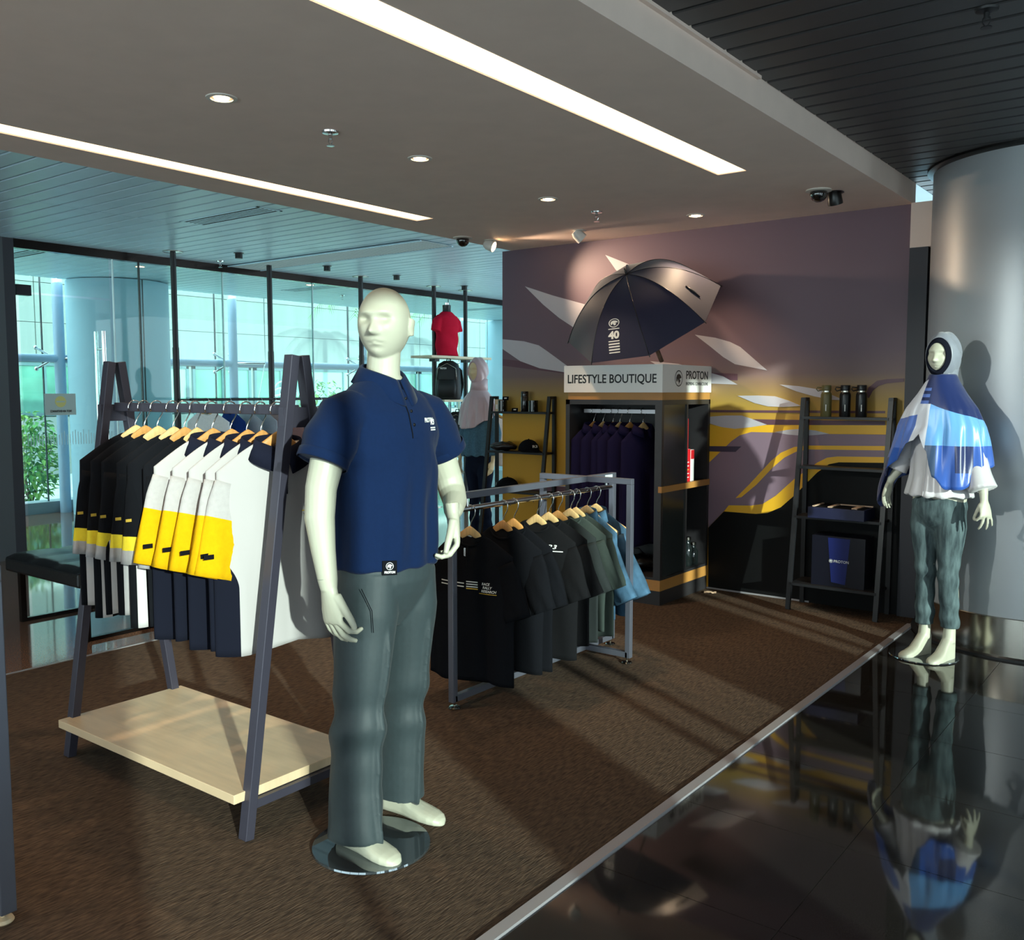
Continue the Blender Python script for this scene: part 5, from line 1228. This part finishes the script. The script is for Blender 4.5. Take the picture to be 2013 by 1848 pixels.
for dv, h_ in ((0.040, 0.003), (-0.036, 0.003), (-0.052, 0.004), (-0.068, 0.004), (-0.084, 0.004), (-0.100, 0.003)): MB().add([upt(-0.045, dv-h_), upt(0.045, dv-h_), upt(0.045, dv+h_), upt(-0.045, dv+h_)], [(0, 1, 2, 3)]).build('rule', M_print, um)
cb = MB(); k = 28; r0 = 0.030
for i in range(k):
    a0, a1 = 2*PI*i/k, 2*PI*(i+1)/k; P_ = lambda r, a: upt(1.45*r*math.cos(a), 0.080+r*math.sin(a))
    cb.add([P_(r0, a0), P_(r0, a1), P_(r0*0.84, a1), P_(r0*0.84, a0)], [(0, 1, 2, 3)])
prf = [(-0.62, -0.35), (-0.66, 0.1), (-0.45, 0.42), (-0.1, 0.55), (0.3, 0.5), (0.62, 0.28), (0.72, 0.05), (0.45, 0.02), (0.2, -0.08), (0.42, -0.25), (0.3, -0.5), (0.0, -0.58), (-0.12, -0.3), (-0.3, -0.05), (-0.35, -0.4)]
cb.add([upt(1.45*x*r0, 0.080+y*r0) for x, y in prf], [tuple(range(len(prf)))])
cb.build('emblem', M_print, um, fix=False)
# small closing strap on the lit panel
MB().tube([dome(0.72, PI/4*3.45, 0.006), dome(0.80, PI/4*3.42, 0.008), dome(0.88, PI/4*3.40, 0.006)], [0.004, 0.007, 0.004], 8).build('closing_strap', M_black, um, smooth=True)

# ================================================================== SMALL THINGS ON SHELVES
# flasks
def flask(x, y, z, m, lab):
    t = thing('drink_flask', lab, 'flask', (x, y, z), 0.3, 'flasks on the ladder shelf')
    MB().lathe([(0.034, 0), (0.037, 0.005), (0.037, 0.150), (0.034, 0.162), (0.028, 0.170)], 28).build('flask_body', m, t, auto=40)
    MB().lathe([(0.0295, 0.170), (0.0295, 0.180)], 28).build('neck_band', M_steel, t, auto=40)
    MB().lathe([(0.031, 0.180), (0.032, 0.184), (0.032, 0.214), (0.030, 0.218), (0.001, 0.219)], 28).build('cap', m, t, auto=40)
    MB().tube([(-0.030, 0, 0.20), (-0.060, 0, 0.205), (-0.066, 0, 0.19), (-0.055, 0, 0.178), (-0.030, 0, 0.185)], 0.004, 8).build('carry_loop', m, t, smooth=True)
    MB().span((-0.003, -0.0385, 0.04), (0.003, -0.0372, 0.085)).build('print', M_print, t)
flask(-2.185, 6.44, 1.345, mat('olive enamel', (96, 88, 48), 0.4), 'olive green flask on the top ladder shelf')
flask(-2.055, 6.44, 1.345, mat('black enamel', (14, 15, 18), 0.35), 'black flask in the middle of the top ladder shelf')
flask(-1.945, 6.44, 1.345, MATS['black enamel'], 'black flask nearest the column on the ladder shelf')
# open gift box
M_nbox = mat('navy card', (22, 26, 58), 0.5, noise=0.1, nscale=20); M_beige = mat('beige card edge', (206, 176, 150), 0.6)
t = thing('gift_box', 'shallow navy gift box with beige-edged inserts on the ladder shelf', 'box', (-2.04, 6.39, 0.655))
MB().span((-0.19, -0.13, 0), (0.19, 0.11, 0.075)).build('tray', M_nbox, t, bevel=0.002)
MB().span((-0.175, -0.115, 0.075), (0.175, 0.095, 0.077)).build('insert', F_blk, t)
for a, b_ in (((-0.165, -0.11, 0.077), (-0.150, 0.09, 0.084)), ((-0.06, -0.11, 0.077), (-0.035, 0.09, 0.084)), ((0.10, -0.11, 0.077), (0.135, 0.06, 0.084)), ((-0.06, 0.075, 0.077), (0.185, 0.095, 0.084))):
    MB().span(a, b_).build('insert_edge', M_beige, t)
# bucket gift box
t = thing('gift_carton', 'dark navy gift carton with blue tumbler picture on the bottom ladder shelf', 'box', (-2.03, 6.38, 0.19))
MB().span((-0.175, -0.09, 0), (0.185, 0.10, 0.345)).build('carton', mat('midnight card', (12, 13, 26), 0.35), t, bevel=0.002)
MB().prism([(-0.035, 0.03), (0.06, 0.02), (0.085, 0.335), (-0.065, 0.335)], -0.0915, -0.09, 'xz').build('tumbler_print', mat('tumbler blue', (26, 36, 96), 0.35), t)
text('PROTON', 0.026, (0.03, -0.0925, 0.175), (1, 0, 0), (0, 0, 1), M_print, t, width=0.10, extrude=0.0004)
crest(0.013, (-0.04, -0.0925, 0.176), (1, 0, 0), (0, 0, 1), M_print, t)
# mugs, flask, price cards and caps on the other ladder
M_mug = mat('black glazed mug', (12, 12, 13), 0.12, spec=0.6)
for x, y, lab in ((-5.035, 6.44, 'black mug with white stripes at the end of the ladder shelf'), (-4.70, 6.44, 'black mug with white stripes beside the tall black bottle')):
    t = thing('mug', lab, 'mug', (x, y, 1.345), -0.8, 'striped black mugs')
    MB().lathe([(0.038, 0), (0.041, 0.003), (0.041, 0.098), (0.037, 0.098), (0.037, 0.02), (0.001, 0.018)], 28).build('mug_body', M_mug, t, auto=40)
    MB().tube([(0.040, 0, 0.08), (0.062, 0, 0.075), (0.068, 0, 0.05), (0.060, 0, 0.026), (0.040, 0, 0.022)], 0.006, 8).build('handle', M_mug, t, smooth=True)
    for a in (-0.6, 0.2): MB().add([(0.0418*math.sin(a+d), -0.0418*math.cos(a+d), z) for d, z in ((-0.09, 0.004), (0.09, 0.004), (0.09, 0.094), (-0.09, 0.094))], [(0, 1, 2, 3)]).build('stripe', M_print, t)
t = thing('steel_bottle', 'tall black bottle with white stripe between the mugs', 'bottle', (-4.80, 6.45, 1.345), -0.6)
MB().lathe([(0.032, 0), (0.034, 0.004), (0.034, 0.13), (0.032, 0.135), (0.033, 0.14), (0.033, 0.172), (0.030, 0.176), (0.001, 0.177)], 28).build('bottle_body', M_mug, t, auto=40)
MB().add([(0.0346*math.sin(d), -0.0346*math.cos(d), z) for d, z in ((-0.1, 0.01), (0.1, 0.01), (0.1, 0.125), (-0.1, 0.125))], [(0, 1, 2, 3)]).build('stripe', M_print, t)
for x, y, z, lab in ((-5.02, 6.46, 1.443, 'small black price card lying on the end mug'), (-4.86, 6.385, 1.345, 'small black price card leaning beside the tall bottle')):
    t = thing('price_card', lab, 'card', (x, y, z), 0.5, 'black price cards')
    MB().beam((0, 0, 0.0), (0, 0.018, 0.032), 0.055, 0.003, up=(0, 1, 0)).build('card', F_blk, t); MB().beam((0, -0.002, 0.014), (0, 0.008, 0.022), 0.022, 0.001, up=(0, 1, 0)).build('print', M_print, t)
t = thing('wooden_box', 'narrow beige box standing behind the end mug', 'box', (-5.10, 6.47, 1.345)); MB().span((-0.02, -0.03, 0), (0.015, 0.03, 0.105)).build('box_body', M_wood, t); MB().span((-0.012, -0.0312, 0.02), (0.008, -0.03, 0.06)).build('label', M_print, t)
def cap(x, y, z, rz, lab):
    t = thing('baseball_cap', lab, 'cap', (x, y, z), rz, 'black caps on the ladder shelf')
    rg = []
    for j in range(9):
        ph = PI/2*j/8; rg.append([Vector((0.088*math.cos(ph)*math.cos(2*PI*k/28), 0.10*math.cos(ph)*math.sin(2*PI*k/28), 0.012+0.098*math.sin(ph)**0.9)) if math.cos(ph) > 0.01 else Vector((0.001*math.cos(2*PI*k/28), 0.001*math.sin(2*PI*k/28), 0.11)) for k in range(28)])
    MB().rings(rg).build('crown', F_blk, t, smooth=True)
    V = []; n = 14
    for i in range(n+1):
        a = PI+PI*i/n; 
        for r, dz in ((1.0, 0), (1.35, -0.006), (1.72, -0.012)): V.append((0.086*math.cos(a)*(1 if r == 1 else 0.97), 0.10*math.sin(a)*r, 0.016+dz+0.012*(1-abs(math.cos(a)))))
    F = [(i*3+j, i*3+j+1, (i+1)*3+j+1, (i+1)*3+j) for i in range(n) for j in range(2)]
    o = MB().add(V, F).build('brim', F_blk, t, smooth=True); o.modifiers.new('s', 'SOLIDIFY').thickness = 0.003
    MB().sphere((0, 0, 0.11), 0.006, 10, 6).build('top_button', F_blk, t)
    text('R3', 0.03, (0.0, -0.101, 0.052), (1, 0, 0), (0, 0.25, 1), M_print, t, width=0.05, extrude=0.0005, bold=0.001)
cap(-4.95, 6.40, 0.66, -0.9, 'black cap with white front mark on the third ladder shelf')
cap(-4.72, 6.40, 1.0, 1.2, 'black cap with white mark lying on the second ladder shelf')
t = thing('folded_pouch', 'crumpled black pouch beside the cap on the second ladder shelf', 'pouch', (-4.99, 6.40, 1.0), 0.4)
b = MB(); b.sphere((0, 0, 0.042), 0.1, 28, 16, (1.25, 0.75, 0.40)); me = b.mesh('pouch_body', M_leather, True); drape(me, lambda x, y, z: 0.012*nz(x*22, y*22, z*22)); obj('pouch_body', me, t)
MB().tube([(-0.09, -0.05, 0.05), (0, -0.075, 0.062), (0.09, -0.05, 0.05)], 0.003, 6).build('zip', M_steel, t)
# books in the cabinet cubby
M_redb = mat('red book cloth', (196, 28, 36), 0.45)
for (y, z, w, h, d, m, lab) in ((6.205, 1.095, 0.045, 0.225, 0.11, M_redb, 'tall red book standing on the lower red books'), (6.225, 0.852, 0.085, 0.242, 0.12, M_redb, 'thick red book with white spine text in the cabinet cubby'), (6.300, 0.852, 0.055, 0.235, 0.12, M_print, 'white book with red top band in the cabinet cubby')):
    t = thing('book', lab, 'book', (-3.125, y, z), group='books in the cabinet cubby')
    MB().span((-d, -w/2, 0), (0, w/2, h)).build('cover', m, t, bevel=0.002)
    MB().span((-d+0.002, -w/2+0.004, h), (-0.006, w/2-0.004, h+0.0005)).build('pages', M_sign, t)
    if m is M_print: MB().span((0, -w/2+0.001, h-0.07), (0.0012, w/2-0.001, h-0.002)).build('spine_band', M_redb, t)
    else:
        for k in range(5): MB().span((0.0, -w*0.22, 0.03+k*0.028), (0.0008, w*0.22, 0.036+k*0.028)).build('spine_text', M_gprint if k == 2 else M_sign, t)
# glass jar group in the lower cubby and a dark bag on the wardrobe floor
for i, (y, z, h, lab) in enumerate(((6.22, 0.20, 0.16, 'dark glass jar at the front of the lower cubby'), (6.33, 0.20, 0.20, 'dark glass jar deeper in the lower cubby'), (6.42, 0.20, 0.15, 'dark glass jar at the wall end of the lower cubby'))):
    t = thing('glass_jar', lab, 'jar', (-3.17, y, z), group='dark jars in the lower cubby')
    MB().lathe([(0.035, 0), (0.042, 0.01), (0.042, h*0.7), (0.024, h*0.85), (0.024, h)], 24).build('jar_body', mat('smoky jar glass', (26, 32, 32), 0.06, spec=0.8), t, auto=40)
    MB().lathe([(0.027, h), (0.027, h+0.02), (0.001, h+0.021)], 24).build('lid', M_steel, t, auto=40)
t = thing('duffel_bag', 'crumpled black bag on the wardrobe floor of the cabinet', 'bag', (-3.42, 5.95, 0.20), 0.2)
b = MB(); b.sphere((0, 0, 0.06), 0.1, 32, 18, (1.6, 1.1, 0.6)); me = b.mesh('bag_body', M_leather, True); drape(me, lambda x, y, z: 0.02*nz(x*16, y*16, z*16)); obj('bag_body', me, t)
MB().tube([(-0.10, 0, 0.11), (-0.05, -0.03, 0.165), (0.05, -0.03, 0.165), (0.10, 0, 0.11)], 0.006, 8).build('handle', M_leather, t, smooth=True)
# backpacks on the pole shelves
def backpack(x, y, z, rz, hgt, lab):
    t = thing('backpack', lab, 'backpack', (x, y, z), rz, 'black backpacks on the pole shelves')
    F_bp = mat('black nylon', (16, 17, 20), 0.55, noise=0.1, nscale=50, bump=0.2, bscale=300)
    b = MB(); loft(b, [(0.0, 0.15, 0.08, 0, 0), (0.015, 0.165, 0.095, 0, 0), (hgt*0.35, 0.168, 0.10, 0, 0), (hgt*0.75, 0.155, 0.085, 0, 0.005), (hgt*0.92, 0.125, 0.066, 0, 0.01), (hgt, 0.06, 0.03, 0, 0.015)], 40, 0.65)
    b.build('pack_body', F_bp, t, smooth=True)
    b = MB(); loft(b, [(0.03, 0.115, 0.03, 0, -0.085), (hgt*0.3, 0.125, 0.045, 0, -0.085), (hgt*0.52, 0.11, 0.03, 0, -0.08)], 28, 0.7); b.build('front_pocket', F_bp, t, smooth=True)
    MB().tube([(-0.13, -0.085, hgt*0.5), (-0.12, -0.075, hgt*0.8), (0, -0.06, hgt*0.93), (0.12, -0.075, hgt*0.8), (0.13, -0.085, hgt*0.5)], 0.004, 6).build('zip', M_steel, t, smooth=True)
    MB().tube([(-0.03, 0.03, hgt*0.97), (-0.02, 0.035, hgt*1.06), (0.02, 0.035, hgt*1.06), (0.03, 0.03, hgt*0.97)], 0.007, 8).build('top_handle', F_bp, t, smooth=True)
    for s in (-1, 1):
        MB().tube([(s*0.07, 0.07, hgt*0.88), (s*0.13, 0.13, hgt*0.75), (s*0.15, 0.15, hgt*0.4), (s*0.13, 0.10, hgt*0.08)], [(0.03, 0.008)]*4, 10, flat=(1, 0, 0)).build('shoulder_strap', F_bp, t, smooth=True)
    text('PROTON', 0.03, (-0.04, -0.098, hgt*0.80), (1, 0, 0), (0, 0.12, 1), M_print, t, width=0.08, extrude=0.0008, bold=0.001)
backpack(-7.97, 9.05, 1.415, math.radians(28), 0.50, 'tall black backpack on the middle pole shelf')
backpack(-7.97, 9.22, 0.755, math.radians(28), 0.50, 'black moulded backpack on the lower pole shelf')
# scrap of paper on the carpet
t = MB(); me = None
V = []; n = 7
for i in range(n+1):
    for j in range(n+1): V.append((0.09*(i/n-0.5), 0.06*(j/n-0.5), 0.006+0.012*abs(nz(i*0.7, j*0.9, 3.3))))
tag(t.add(V, [(i*(n+1)+j, (i+1)*(n+1)+j, (i+1)*(n+1)+j+1, i*(n+1)+j+1) for i in range(n) for j in range(n)]).build('paper_scrap', mat('scrap paper', (206, 170, 140), 0.8)), 'crumpled paper scrap on the carpet by the cabinet plinth', 'paper')
bpy.data.objects['paper_scrap'].location = (-3.0, 6.38, 0.0); bpy.data.objects['paper_scrap'].rotation_euler = (0, 0, 0.4)

# ================================================================== OUTSIDE
M_pave = mat('pale concrete paving', (200, 204, 200), 0.85, noise=0.12, nscale=2)
struct(MB().span((-40, -12, -0.30), (-11.9, 40, -0.06)).build('ground', M_pave))
pav = bpy.data.objects['ground']; pm_ = MB().box((0, 0, 0.01), (1.185, 1.185, 0.02)).mesh('paving_slab', M_pave)
for i in range(4):
    for j in range(12): o = obj('paving_slab', pm_, pav); o.location = (-12.6-1.2*i, 2.0+1.2*j, -0.06)
bd = thing('annexe_building', 'long pale metal-clad building with a band of windows across the yard', 'building', (-17.6, 10, -0.06))
M_bw = mat('pale metal cladding', (124, 132, 130), 0.6, noise=0.06, nscale=1.2, stretch=(1, 9, 0.4)); M_bl = mat('pale rendered wall', (150, 156, 152), 0.8, noise=0.08, nscale=2)
M_bfr = mat('grey window frame', (86, 112, 118), 0.5); M_bgl_refl = mat('glass coloured as green reflection', (92, 140, 124), 0.08, spec=0.7, noise=0.35, nscale=1.5)  # pane colour carries a painted reflection of greenery
MB().span((-4, -12, 0), (-0.06, 14, 4.3)).build('core', M_bl, bd)
MB().span((-0.06, -12, 0), (0.0, 14, 1.10)).build('base_wall', M_bl, bd)
MB().span((-0.06, -12, 2.14), (0.06, 14, 2.26)).build('sill_band', M_sign, bd)
for z0, z1 in ((2.27, 2.86), (2.87, 3.6), (3.61, 4.3)):
    y = -12
    while y < 14:
        MB().span((-0.06, y+0.008, z0), (0.01, y+2.59, z1)).build('cladding_panel', M_bw, bd); y += 2.6
y = -11.6; k = 0
while y < 13.6:
    wd = 1.5 if k % 3 else 2.2; z0 = 1.12 if k % 3 != 1 else 0.05
    wn = MB(); wn.span((-0.05, y, z0), (0.015, y+0.06, 2.12)); wn.span((-0.05, y+wd-0.06, z0), (0.015, y+wd, 2.12)); wn.span((-0.05, y, 2.06), (0.015, y+wd, 2.12)); wn.span((-0.05, y, z0), (0.015, y+wd, z0+0.06))
    wo_ = wn.build('window', M_bfr, bd)
    for a, b_ in ((y+0.06, y+wd/2-0.02), (y+wd/2+0.02, y+wd-0.06)): MB().span((-0.03, a, z0+0.06), (-0.02, b_, 2.06)).build('pane', M_bgl_refl if k % 3 else mat('pale blind', (150, 190, 172), 0.5), wo_)
    MB().span((-0.05, y+wd/2-0.02, z0+0.06), (0.01, y+wd/2+0.02, 2.06)).build('mullion', M_bfr, wo_)
    y += wd+0.10; k += 1
# greenery
def leaf_cloud(cx, cy, cz, rx, ry, rz_, n, L, W, seed, name, mats):
    rnd = random.Random(seed); b = MB()
    for _ in range(n):
        while True:
            p = Vector((rnd.uniform(-1, 1), rnd.uniform(-1, 1), rnd.uniform(-1, 1)))
            if 0.25 < p.length < 1: break
        c = Vector((cx+p.x*rx, cy+p.y*ry, cz+p.z*rz_)); d = Vector((p.x+rnd.uniform(-.6, .6), p.y+rnd.uniform(-.6, .6), rnd.uniform(-0.7, 0.5))).normalized(); s = d.cross(Vector((0, 0, 1))).normalized(); u = s.cross(d); l = L*rnd.uniform(0.7, 1.3); w = W*rnd.uniform(0.8, 1.2)
        b.add([c, c+d*l*0.4+s*w/2+u*0.01, c+d*l-u*l*0.2, c+d*l*0.4-s*w/2+u*0.01, c+d*l*0.45-u*0.01], [(0, 1, 4), (1, 2, 4), (2, 3, 4), (3, 0, 4)], rnd.randint(0, len(mats)-1))
    return b
LF = [mat('bright leaf', (104, 168, 84), 0.5), mat('mid leaf', (66, 128, 62), 0.5), mat('yellow green leaf', (150, 190, 92), 0.5)]
for (x, y, rx, rz_, n, lab, sd_) in ((-13.0, 6.05, 0.42, 0.62, 900, 'leafy shrub outside behind the glass door', 1), (-13.6, 5.3, 0.35, 0.42, 500, 'lower leafy shrub outside by the dark frame', 2), (-14.8, 12.9, 0.6, 0.9, 700, 'leafy shrub outside by the stacked chairs', 3)):
    t = thing('shrub', lab, 'shrub', (x, y, -0.05), group='shrubs outside')
    b = leaf_cloud(0, 0, rz_+0.05, rx, rx, rz_, n, 0.11, 0.06, sd_, 'foliage', LF); o = b.build('foliage', LF, t, fix=False); o['kind'] = 'stuff'
    st = MB(); rn = random.Random(sd_)
    for _ in range(7): a = rn.uniform(0, 6.28); st.tube([(0, 0, 0), (0.3*rx*math.cos(a), 0.3*rx*math.sin(a), rz_*0.6), (0.7*rx*math.cos(a), 0.7*rx*math.sin(a), rz_*1.3)], [0.012, 0.008, 0.004], 6)
    st.build('stems', mat('shrub stem', (96, 84, 60), 0.8), t)
def frond(b, base, d, L, droop, rnd):
    pts = []; d = Vector(d).normalized()
    for i in range(9): f = i/8; pts.append(Vector(base)+d*L*f+Vector((0, 0, -droop*f*f)))
    b.tube(pts, [0.012*(1-0.8*i/8) for i in range(9)], 6)
    for i in range(1, 9):
        for q in range(3):
            f = (i-1+q/3)/8; p = Vector(base)+d*L*f+Vector((0, 0, -droop*f*f)); t = (d*L+Vector((0, 0, -2*droop*f))).normalized(); s = t.cross(Vector((0, 0, 1))).normalized()
            for sg in (-1, 1):
                e = p+(s*sg*0.8+t*0.7+Vector((0, 0, -0.5))).normalized()*L*0.33*(1-0.6*abs(f-0.45)); w = t*0.012
                b.add([p-w, e, p+w], [(0, 1, 2)], rnd.randint(0, 1))
for (x, y, z, n, L, lab, sd_) in ((-14.2, 13.6, 3.75, 14, 1.3, 'palm whose fronds hang in front of the pale building', 5), (-14.4, 16.8, 3.7, 14, 1.3, 'palm with drooping fronds farther along the yard', 6)):
    t = thing('palm_tree', lab, 'palm', (x, y, -0.05), group='palms in the yard'); rn = random.Random(sd_)
    MB().tube([(0, 0, 0), (0.03, 0, z*0.5), (0, 0.02, z)], [0.10, 0.075, 0.06], 12).build('trunk', mat('palm trunk', (140, 132, 112), 0.9), t, smooth=True)
    for i in range(n):
        b = MB(); a = 2*PI*i/n+rn.uniform(-0.2, 0.2); frond(b, (0, 0, z), (math.cos(a), math.sin(a), rn.uniform(0.1, 0.7)), L*rn.uniform(0.8, 1.1), rn.uniform(0.6, 1.1), rn); b.build('frond', LF[:2], t, fix=False)
for (x, y, lab, sd_) in ((-12.9, 12.0, 'strap-leaved plant outside behind the backpacks', 8), (-12.9, 14.0, 'strap-leaved plant outside behind the far mannequin', 9), (-13.2, 10.6, 'strap-leaved plant outside behind the polo mannequin', 10)):
    t = thing('strap_leaf_plant', lab, 'plant', (x, y, -0.05), group='strap-leaved plants outside'); rn = random.Random(sd_)
    for i in range(26):
        a = rn.uniform(0, 6.28); L = rn.uniform(0.8, 1.5); b = MB(); pts = []
        for k in range(7): f = k/6; pts.append((0.75*L*f*math.cos(a)*0.7, 0.75*L*f*math.sin(a)*0.7, L*(1.25*f-0.55*f*f)))
        b.tube(pts, [(0.03*math.sin(0.4+2.6*k/6)+0.004, 0.004) for k in range(7)], 6, flat=(-math.sin(a), math.cos(a), 0)); b.build('leaf', LF[i % 3], t, smooth=True)
# stacked white wire chairs in the yard
M_wire = mat('white chair tube', (236, 240, 240), 0.4)
for i in range(6):
    t = thing('garden_chair', 'white tubular garden chair in the tilted stack outside, '+['lowest', 'second', 'third', 'fourth', 'fifth', 'topmost'][i]+' of the stack', 'chair', (-15.0, 11.75+0.10*i, -0.05+0.17*i), 0.5, 'stacked white garden chairs', )
    t.rotation_euler = (0.10*i, 0, 0.5)
    MB().tube([(0.24*math.cos(a), 0.05, 0.72+0.30*math.sin(a)) for a in np.linspace(-0.3, PI+0.3, 16)], 0.016, 8).build('back_loop', M_wire, t, smooth=True)
    MB().tube([(0.14*math.cos(a), 0.05, 0.72+0.18*math.sin(a)) for a in np.linspace(0, 2*PI, 18)], 0.011, 8).build('back_ring', M_wire, t, smooth=True)
    MB().tube([(0.25*math.cos(a), -0.22+0.25*math.sin(a), 0.45) for a in np.linspace(0, 2*PI, 22)], 0.016, 8).build('seat_ring', M_wire, t, smooth=True)
    for s in (-1, 1):
        for y0, y1 in ((0.02, 0.10), (-0.42, -0.50)): MB().tube([(s*0.2, y0, 0.45), (s*0.24, y1, 0.0)], 0.014, 8).build('leg', M_wire, t, smooth=True)
